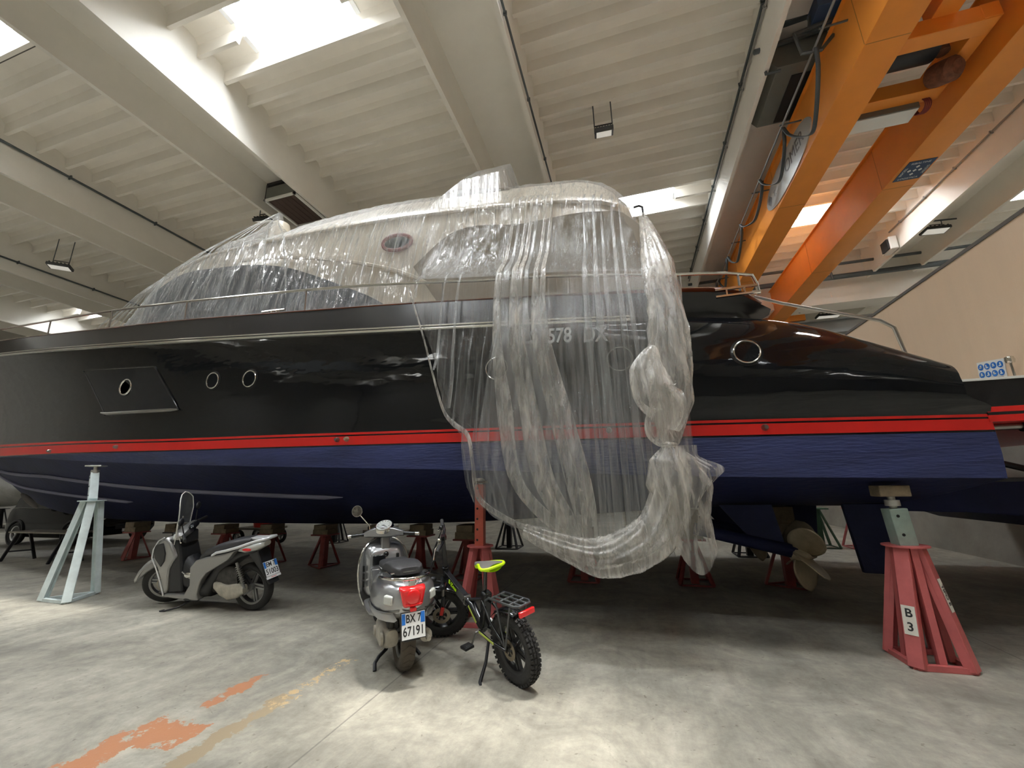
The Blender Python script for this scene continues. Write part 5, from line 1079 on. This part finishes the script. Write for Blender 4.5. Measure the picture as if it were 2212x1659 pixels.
# ---------------------------------------------------------------- folding fat-tyre electric bicycle
eb = thing('folding_bicycle', 'black fat tyre folding bicycle with lime edged saddle and rear rack', 'bicycle', (-.95, 3.36, 0), rot=(R(-9), 0, math.radians(143.5)))
wheel(eb, 0, .255, .255, .10, .185, 6, 'alloy_black', 'rubber', 'rear_wheel', tread=1, rotor=.075)
wheel(eb, 1.17, .255, .255, .10, .185, 6, 'alloy_black', 'rubber', 'front_wheel', tread=1, rotor=.085, mtx=FK)
b = MB(); b.bar((1.0, 0, .64), (.66, 0, .47), .05, .075); b.tube([(.66, 0, .47), (.56, 0, .44), (.44, 0, .30), (.40, 0, .28)], [.036, .038, .036, .03], 12); b.tube([(.62, 0, .47), (.50, 0, .50), (.36, 0, .53)], .016, 10); b.tube([(.42, 0, .27), (.33, 0, .56)], .022, 12)
for s in (1, -1): b.tube([(.42, s * .045, .28), (.25, s * .065, .26), (0, s * .075, .255)], .013, 8); b.tube([(.34, s * .03, .53), (.18, s * .07, .40), (0, s * .075, .265)], .011, 8)
b.tube([(1.02, 0, .56), (.985, 0, .68)], .028, 12); fr_ = obj('frame', b, 'bike_black', eb, smooth=50, bevel=.004)
for s in (1, -1):
    b = MB(); b.bar((.57, s * .036, .445), (.47, s * .036, .33), .004, .02); b.bar((.40, s * .062, .285), (.16, s * .084, .265), .004, .016); obj('lime_decal', b, 'lime_paint', fr_)
    tx = text('E-Zeus', .05, .001, bold=.0015); tx.xf(frame((.84, s * .027, .56), (-.9 * s, 0, -.45 * s) if s > 0 else (.9, 0, .45), (-.4, 0, .9))); obj('frame_lettering', tx, 'lime', fr_, smooth=0)
b = MB(); b.bb((.62, -.03, .43), (.665, .03, .51)); b.tube([(.64, .035, .45), (.60, .045, .52)], .006, 6); obj('folding_hinge', b, 'chrome_dull', fr_, bevel=.006)
b = MB(); b.bar((.40, 0, .31), (.30, 0, .60), .075, .07); obj('battery', b, 'gloss_black', eb, bevel=.015)
b = MB(); b.tube([(.335, 0, .55), (.27, 0, .80)], .0155, 12); b.ring((.325, 0, .585), (-.25, 0, .97), .022, .007, 16, 6); obj('seat_post', b, 'bike_black', eb)
def saddle(u, v, top):
    x = lerp(.42, .12, v); w_ = 1.18 * interp(v, [(0, .012), (.1, .025), (.4, .034), (.65, .075), (.85, .095), (.97, .08), (1, .06)]); a = math.pi * u; z = .835 + .02 * v + .012 * math.sin(v * 3)
    z -= .035; return Vector((x, w_ * math.cos(a), z + (.022 * math.sin(a) if top else -.035 * math.sin(a))))
b = MB(); b.grid(lambda u, v: saddle(u, v, True), 14, 20); sd = obj('saddle', b, 'saddle_grey', eb, smooth=180, recalc=False)
b = MB(); b.grid(lambda u, v: saddle(u, v, False), 14, 20); b.tube([saddle(0, v, True) for v in np.linspace(.3, 1, 12)] + [saddle(1, v, True) for v in np.linspace(1, .3, 12)], .013, 8); obj('saddle_edge', b, 'lime', sd, smooth=180, recalc=False)
# fork and front end
b = MB()
for s in (1, -1): b.tube([(1.17, s * .072, .255), (1.08, s * .068, .46)], .021, 10); b.tube([(1.10, s * .068, .42), (1.05, s * .062, .56)], .014, 10, mi=1)
b.bar((1.06, -.08, .545), (1.06, .08, .545), .05, .03); b.xf(FK); fk = obj('front_fork', b, ['bike_black', 'chrome_dull'], eb)
b = MB(); b.bar((1.155, .105, .30), (1.12, .098, .36), .02, .03); b.xf(FK); obj('fork_sticker', b, 'red_plastic', fk)
b = MB(); b.bar((.99, 0, .68), (.915, 0, .99), .032, .04); b.ring((.985, 0, .70), (-.2, 0, 1), .026, .01, 16, 6); b.xf(FK); stm = obj('handlebar_stem', b, 'bike_black', eb, bevel=.006)
b = MB(); b.tube([(.93, -.27, 1.03), (.90, -.12, 1.01), (.90, .12, 1.01), (.93, .27, 1.03)], .013, 10); b.xf(FK); hbar = obj('handlebar', b, 'bike_black', eb)
for s in (1, -1):
    b = MB(); b.tube([(.92, s * .17, 1.02), (.935, s * .285, 1.032)], .018, 12); b.xf(FK); obj('grip', b, 'rubber', hbar)
    b = MB(); b.tube([(.925, s * .14, 1.02), (.97, s * .16, 1.0), (.99, s * .26, .96)], .007, 8); b.xf(FK); obj('brake_lever', b, 'chrome', hbar)
b = MB(); b.bb((.87, .02, 1.01), (.91, .08, 1.05)); b.sphere((.92, -.10, 1.05), .022); b.xf(FK); obj('handlebar_display', b, 'gloss_black', hbar)
b = MB(); b.sphere((.925, .11, 1.045), (.02, .022, .02)); b.xf(FK); obj('bell', b, 'chrome', hbar)
b = MB()
for k, (s, d) in enumerate(((1, .14), (1, .10), (-1, .12), (-1, .08))): b.tube([(.93, s * .14, 1.01), (1.02 + d * .4, s * .12 + .04, .95 - d), (1.08 + d * .3, .07, .82 - d * .6), (1.03, .045, .66), (.98, .03, .60)], .0045, 6)
b.xf(FK); obj('brake_cable', b, 'plastic_black', eb)
b = MB(); b.sphere((1.14, 0, .615), (.035, .03, .028)); b.tube([(1.08, 0, .57), (1.13, 0, .60)], .008, 6); b.xf(FK); hl = obj('headlight', b, 'plastic_black', eb)
b = MB(); b.grid(lambda i, j: Vector((1.17 + .285 * math.cos(lerp(R(15), R(150), i)), .062 * (2 * j - 1), .255 + .285 * math.sin(lerp(R(15), R(150), i)) - .02 * (2 * j - 1) ** 2)), 18, 7); b.xf(FK); obj('front_fender', b, 'gloss_black', eb, solid=.004, recalc=False)
b = MB(); b.grid(lambda i, j: Vector((.285 * math.cos(lerp(R(48), R(112), i)), .062 * (2 * j - 1), .255 + .285 * math.sin(lerp(R(48), R(112), i)) - .02 * (2 * j - 1) ** 2)), 16, 7); obj('rear_fender', b, 'gloss_black', eb, solid=.004, recalc=False)
# rack
b = MB(); b.tube([(.24, .06, .56), (.16, .075, .60), (-.16, .075, .60), (-.20, .05, .60), (-.20, -.05, .60), (-.16, -.075, .60), (.16, -.075, .60), (.24, -.06, .56)], .009, 8, closed=False)
for y in (-.028, .028): b.tube([(.16, y, .60), (-.20, y, .60)], .0075, 8)
for x in (.14, .02, -.10): b.tube([(x, -.075, .60), (x, .075, .60)], .0075, 8)
for s in (1, -1): b.tube([(0, s * .085, .27), (.06, s * .08, .59)], .0065, 8); b.tube([(.0, s * .085, .27), (-.12, s * .08, .59)], .0065, 8); b.tube([(.24, s * .06, .56), (.30, s * .03, .50)], .0065, 8)
obj('rear_rack', b, 'rack_grey', eb)
b = MB(); b.box((-.215, 0, .55), (.025, .14, .04)); obj('rear_reflector', b, 'red_lens', eb, bevel=.006)
b = MB(); b.lathe([(0, .03), (.062, .03), (.068, .045), (0, .045)], (.42, -.03, .28), (0, -1, 0), 24); b.tube([(.42, .05, .28), (.42, .075, .28), (.50, .085, .17)], .009, 8); b.tube([(.42, -.05, .28), (.42, -.085, .28), (.34, -.095, .39)], .009, 8); ck = obj('crank', b, 'alloy_grey', eb)
for x, y, z in ((.50, .13, .17), (.34, -.14, .39)): b = MB(); b.box((x, y, z), (.09, .085, .022)); b.box((x, y, z), (.05, .05, .03)); obj('pedal', b, 'plastic_black', ck, bevel=.004)
b = MB(); b.tube([(.26, .06, .26), (.23, .13, .13), (.20, .22, .035)], [.012, .013, .014], 8); b.tube([(.20, .22, .035), (.16, .24, .028)], .014, 8); obj('kickstand', b, 'black_steel', eb)
# ================================================================ hull stands
def stand(label, loc, rz, zp, zpost, half, m_leg, m_post, top=(0, 0), legs=4, post_w=.11, pad=None, mids=False, group=None, plate_r=.15, legw=(.10, .035), name='hull_stand', lean=(0, 0), base=True):
    t = thing(name, label, 'stand', loc, rz, group)
    tx_, ty_ = top; r0 = plate_r * .62; n = legs
    for k in range(n):
        a = math.pi * 2 * (k + .5) / n; c, s = math.cos(a), math.sin(a); R_ = half * 1.414 if n == 4 else half * 1.25
        p0 = (c * R_, s * R_, .015); p1 = (tx_ + c * r0, ty_ + s * r0, zp - .01); b = MB()
        d = (Vector(p1) - Vector(p0)).normalized(); tang = Vector((-s, c, 0))
        b.bar(p0, p1, legw[0], legw[1], up=(c, s, 0)); 
        for q in (-1, 1): b.bar(Vector(p0) + tang * q * legw[0] / 2 - Vector((c, s, 0)) * .02, Vector(p1) + tang * q * legw[0] / 2 * .8 - Vector((c, s, 0)) * .02, .008, .06, up=(c, s, 0))
        obj('leg', b, m_leg, t, bevel=.003)
    if mids:
        for k in range(n):
            a = math.pi * 2 * k / n; c, s = math.cos(a), math.sin(a); b = MB(); b.bar((c * half * .8, s * half * .8, .02), (tx_ + c * r0 * .8, ty_ + s * r0 * .8, zp - .01), .05, .05); obj('brace', b, m_leg, t)
    if base:
        pts = [(math.cos(math.pi * 2 * (k + .5) / n) * half * (1.414 if n == 4 else 1.25), math.sin(math.pi * 2 * (k + .5) / n) * half * (1.414 if n == 4 else 1.25)) for k in range(n)]
        b = MB()
        for k in range(n): a, c = pts[k], pts[(k + 1) % n]; b.bar((a[0], a[1], .022), (c[0], c[1], .022), .045, .04)
        obj('base_frame', b, m_leg, t)
    b = MB(); b.lathe([(0, -.006), (plate_r, -.006), (plate_r, .006), (0, .006)], (tx_, ty_, zp), (0, 0, 1), 6 if plate_r < .15 else 24); obj('top_plate', b, m_leg, t)
    if zpost > zp:
        dx, dy = lean; b = MB(); b.bar((tx_, ty_, zp), (tx_ + dx, ty_ + dy, zpost), post_w, post_w); po = obj('post', b, m_post, t, bevel=.006)
        nn = int((zpost - zp) / .11)
        for i in range(nn):
            b = MB(); u = (i + .6) / nn; p = Vector((tx_ + dx * u, ty_ + dy * u, lerp(zp, zpost, u))); b.lathe([(0, .001), (.013, .001)], p + Vector((-.02, -post_w / 2, 0)), (0, -1, 0), 10); obj('post_hole', b, 'ink', po, recalc=False)
    if pad:
        zs, z1, z2, w_, pm = pad; dx, dy = lean; X, Y = tx_ + dx, ty_ + dy
        b = MB(); b.tube([(X, Y, zpost), (X, Y, z1)], .028, 14); b.lathe([(.028, 0), (.055, .0), (.055, .05), (.028, .05)], (X, Y, zpost + .02), (0, 0, 1), 12); obj('screw_jack', b, 'galvanised', t)
        b = MB(); b.bb((X - w_, Y - w_ * .7, z1), (X + w_, Y + w_ * .7, z2)); obj('pad', b, pm, t, bevel=.008)
    return t
s1 = stand('red hull stand with green post and paper B 3 label under the stern', (2.17, 4.50, 0), .03, .885, 1.19, .185, 'stand_red', 'stand_green', top=(.02, .0), mids=True, pad=(0, 1.29, 1.385, .115, 'old_wood'), post_w=.135, plate_r=.16, lean=(-.02, 0), legw=(.10, .04))
def leg_pt(k, u, half=.185, zp=.885, top=(.02, 0), r0=.16 * .62, off=.0):
    a = math.pi * 2 * (k + .5) / 4; c, s = math.cos(a), math.sin(a); p0 = Vector((c * half * 1.414, s * half * 1.414, .015)); p1 = Vector((top[0] + c * r0, top[1] + s * r0, zp - .01)); return p0.lerp(p1, u) + Vector((c, s, 0)) * off, (p1 - p0).normalized(), Vector((-s, c, 0))
for k, u, ln, lines, sz in ((2, .38, .21, ['B', '3'], .085), (3, .60, .24, ['TIPO E'], .05)):
    p, d, tg = leg_pt(k, u, off=.024); m = frame(p, tg, d); b = MB(); b.box((0, 0, 0), (.085 if k == 2 else .06, ln, .002)); b.xf(m); lab = obj('paper_label', b, 'paper', s1, smooth=0)
    for i, tx_ in enumerate(lines):
        tt = text(tx_, sz, .0004, bold=.002)
        if k == 2: tt.v = [(v[0], v[1] + (.05 - .10 * i), v[2] + .0016) for v in tt.v]
        else: tt.v = [(v[1] * 1.0, -v[0], v[2] + .0016) for v in tt.v]
        tt.xf(m); obj('label_lettering', tt, 'ink', lab, smooth=0)
stand('pale blue grey hull stand with flanged post under the bow', (-7.72, 4.22, 0), .5, 1.325, 1.72, .25, 'stand_bluegrey', 'stand_bluegrey', top=(-.04, .10), legs=3, pad=(0, 1.84, 1.862, .11, 'galvanised'), post_w=.10, plate_r=.16, lean=(-.24, .30), legw=(.095, .05))
stand('red hull stand with tall perforated square post behind the folding bicycle', (-1.74, 4.62, 0), .1, .78, 1.46, .19, 'stand_red', 'post_red', top=(0, 0), pad=(0, 1.47, 1.50, .08, 'old_wood'), post_w=.105, plate_r=.15, legw=(.085, .035), mids=False)
# low keel stands, each under timber packing
G = 'low stands under the keel'
kz = lambda x: z_keel(x)
def keel_stand(label, x, y, mleg, h=.56, legs=3, half=.24, rz=0., central=True, wood=True):
    t = thing('keel_stand', label, 'stand', (x, y, 0), rz, G)
    for k in range(legs):
        a = 2 * math.pi * (k + .5) / legs; c, s = math.cos(a), math.sin(a); b = MB(); b.bar((c * half * 1.3, s * half * 1.3, .01), (c * .07, s * .07, h), .05, .03, up=(c, s, 0)); obj('leg', b, mleg, t)
    if central: b = MB(); b.bar((0, 0, .0), (0, 0, h), .11, .11); obj('column', b, mleg, t)
    b = MB()
    for k in range(legs): a, c = 2 * math.pi * (k + .5) / legs, 2 * math.pi * (k + 1.5) / legs; b.bar((math.cos(a) * half * 1.3, math.sin(a) * half * 1.3, .012), (math.cos(c) * half * 1.3, math.sin(c) * half * 1.3, .012), .03, .02)
    obj('base_frame', b, mleg, t)
    b = MB(); b.bb((-.2, -.16, h), (.2, .16, h + .025)); obj('top_plate', b, mleg, t)
    if wood and abs(y - 7) < .9:
        zk = kz(x) - .012; b = MB(); b.bb((-.17, -.15, h + .025), (.17, .15, lerp(h + .025, zk, .5))); b.bb((-.14, -.17, lerp(h + .025, zk, .5) + .002), (.14, .17, zk)); obj('timber_packing', b, 'old_wood', t, bevel=.006)
    return t
for lab, x, y, m_, h, L_ in (
    ('low pinkish keel stand seen left of the grey scooter front wheel', -10.85, 6.9, 'leg_reddish', .55, 3),
    ('low dark keel stand just behind the grey scooter windshield', -9.55, 6.85, 'black_steel', .57, 3),
    ('low red keel stand seen over the grey scooter seat', -8.25, 6.9, 'leg_dark_red', .56, 3),
    ('low red keel stand seen past the grey scooter rear rack', -7.15, 7.0, 'leg_dark_red', .55, 3),
    ('low red keel stand standing alone between the two scooters', -5.85, 7.0, 'leg_dark_red', .56, 3),
    ('low red keel stand half hidden by the silver scooter front shield', -4.6, 6.95, 'leg_dark_red', .56, 3),
    ('low red keel stand seen right of the silver scooter handlebar', -3.75, 6.95, 'leg_dark_red', .58, 4),
    ('low red keel stand behind the perforated post stand', -2.7, 6.6, 'leg_dark_red', .58, 4),
    ('low red keel stand below the lowest point of the plastic sheet', -.85, 6.85, 'leg_reddish', .58, 4),
    ('low dark red keel stand below the knotted plastic tail', .74, 6.95, 'leg_dark_red', .60, 4),
    ('low red keel stand behind the bronze propeller', 2.0, 7.05, 'leg_dark_red', .60, 3)):
    keel_stand(lab, x, y, m_, h, L_, central=True)
G = 'far stands beyond the yacht'
for lab, x, y, m_, h, L_ in (
    ('far black stand with many legs seen left of the silver scooter', -8.05, 10.0, 'black_steel', .85, 6),
    ('far dark stand seen right of the perforated post', -2.95, 9.8, 'black_steel', .8, 4),
    ('far black stand seen left of the bronze propeller', 2.1, 9.6, 'black_steel', .75, 4),
    ('far green stand seen right of the bronze propeller', 3.85, 11.0, 'dark_green', .8, 4),
    ('far pink stand seen right of the far green stand', 4.6, 11.0, 'stand_red', .8, 4)):
    keel_stand(lab, x, y, m_, h, L_, wood=False, half=.28)
# ---------------------------------------------------------------- things beyond the yacht
t = thing('trestle_table', 'low trestle table with a plywood top under the yacht bow', 'table', (-12.45, 6.25, 0))
b = MB(); b.bb((-1.05, -.22, .60), (1.05, .25, .63)); obj('table_top', b, 'plywood', t, bevel=.004)
for x in (-.95, .65):
    b = MB()
    for s in (1, -1): b.bar((x + s * .12, s * .22, 0), (x + s * .02, s * .08, .6), .05, .035)
    b.bar((x - .10, -.18, .2), (x + .10, .18, .2), .03, .03); obj('trestle', b, 'black_steel', t)
# black hatchback
car = thing('hatchback_car', 'black hatchback car parked beyond the yacht bow', 'car', (-17.6, 8.85, 0), .0)
def carsec(x, w_, zb, zs, zr_, wr):
    pts = [(w_ * .9, zb), (w_, zb + .12), (w_, lerp(zb, zs, .55)), (w_ * .97, zs), (wr, zr_ - .06 if zr_ > zs + .1 else zs + .01), (wr * .8, zr_)]; return [(x, y, z) for y, z in pts] + [(x, -y, z) for y, z in reversed(pts)]
st2 = [(-.75, .60, .45, .75, .80, .5), (-.70, .78, .30, .90, .95, .6), (-.55, .82, .25, .98, 1.30, .6), (-.3, .84, .22, 1.0, 1.44, .62), (.6, .85, .2, .98, 1.50, .62), (1.3, .85, .2, .96, 1.46, .62), (2.1, .85, .2, .93, 1.02, .72), (2.6, .84, .22, .86, .93, .7), (3.1, .80, .25, .76, .83, .62), (3.28, .70, .30, .62, .68, .5), (3.33, .58, .38, .52, .55, .4)]
b = MB(); b.loft([carsec(*s) for s in st2]); obj('body', b, 'car_black', car, smooth=50, bevel=.02)
for s in (1, -1):
    b = MB(); b.prism([(-.35, 1.02), (-.2, 1.34), (.55, 1.42), (1.25, 1.40), (1.95, 1.0)], s * .66 if s < 0 else .66, s * .845); obj('side_window', b, 'car_glass', car, bevel=.02)
    for x in (0, 2.42): 
        wheel(car, x, .31, .31, .16, .22, 5, 'letter_silver', 'rubber', 'wheel', y=s * .80); obj('wheel_arch', MB().ring((x, s * .855, .33), (0, 1, 0), .345, .03, 28, 6), 'plastic_black', car)
    b = MB(); b.sphere((3.02, s * .62, .70), (.20, .12, .09), rot=Matrix.Rotation(-s * .5, 3, 'Z')); obj('headlight', b, 'clear_lens', car)
    b = MB(); b.sphere((1.75, s * .95, 1.0), (.09, .09, .06)); obj('door_mirror', b, 'car_black', car)
b = MB(); b.bb((3.30, -.35, .42), (3.36, .35, .50)); obj('grille', b, 'plastic_black', car)
b = MB(); b.bb((3.345, -.18, .34), (3.365, .18, .42)); obj('number_plate', b, 'plate_white', car)
# shrouded boat at the far left
def tarp(u, v):
    a = 2 * math.pi * u; x = -3.2 + 8.0 * v; k = math.sin(math.pi * min(1, v * .93 + .07)) ** .45; n_ = mnoise.noise(Vector((x * .8, math.cos(a) * 1.5, math.sin(a) * 1.5))) * .12
    return Vector((x, math.cos(a) * 1.35 * k * (1 + n_), 1.95 + math.sin(a) * (1.05 if math.sin(a) < 0 else 1.3) * k * (1 + n_)))
b = MB(); b.grid(tarp, 48, 50, wrapu=True); o = obj('shrouded_boat', b, 'tarp_silver', smooth=180, recalc=False); o.location = (-27.6, 11.5, .0); tag(o, 'boat shrouded in silver grey tarpaulin at the far left edge', 'boat')
for x in (-26.6, -25.2): keel_stand('far dark stand under the silver shrouded boat, %s one' % ('left' if x < -26 else 'right'), x, 11.5, 'black_steel', .80, 4, wood=False)
def bits(name, label, cat, mb, m, **k): o = obj(name, mb, m, **k); return tag(o, label, cat)
b = MB(); b.lathe([(0, 0), (.24, 0), (.30, .36), (.31, .37), (.29, .38), (.235, .02), (0, .02)], (-9.8, 9.3, .45), (0, 0, 1), 24); bits('red_tub', 'red plastic tub on a low cart beyond the grey scooter', 'tub', b, 'red_plastic')
t = thing('hand_cart', 'low dark cart carrying the red tub beyond the grey scooter', 'cart', (-9.9, 9.3, 0)); b = MB(); b.bb((-.55, -.35, .40), (.55, .35, .45)); obj('deck', b, 'plywood', t)
for x in (-.4, .4):
    for y in (-.3, .3): wheel(t, x, .2, .2, .06, .13, 4, 'alloy_grey', 'rubber', 'wheel', y=y)
b = MB(); b.bb((-8.3, 11.6, 0), (-6.9, 12.3, .14)); b.bb((-8.2, 11.7, .14), (-7.4, 12.2, .24)); bits('timber_stack', 'low stack of timber boards lying beyond the keel stands', 'timber', b, 'plywood')
b = MB(); b.box((-7.75, 11.95, .285), (.7, .4, .08)); bits('packing_sheet', 'white packing sheet lying on the timber stack', 'sheet', b, 'white_paint')
t = thing('wall_hook_lamp', 'chrome lamp fitting poking in at the right edge over the stern', 'lamp', (5.95, 7.2, 3.1)); 
b = MB(); b.lathe([(0, .12), (.05, .1), (.06, .05), (.05, 0), (0, 0)], (0, 1.0, .1), (0, 0, 1), 16); b.tube([(.0, 1.0, .1), (.0, 1.0, -.15), (.12, 1.0, -.2)], .018, 8); obj('fitting', b, 'chrome', t)
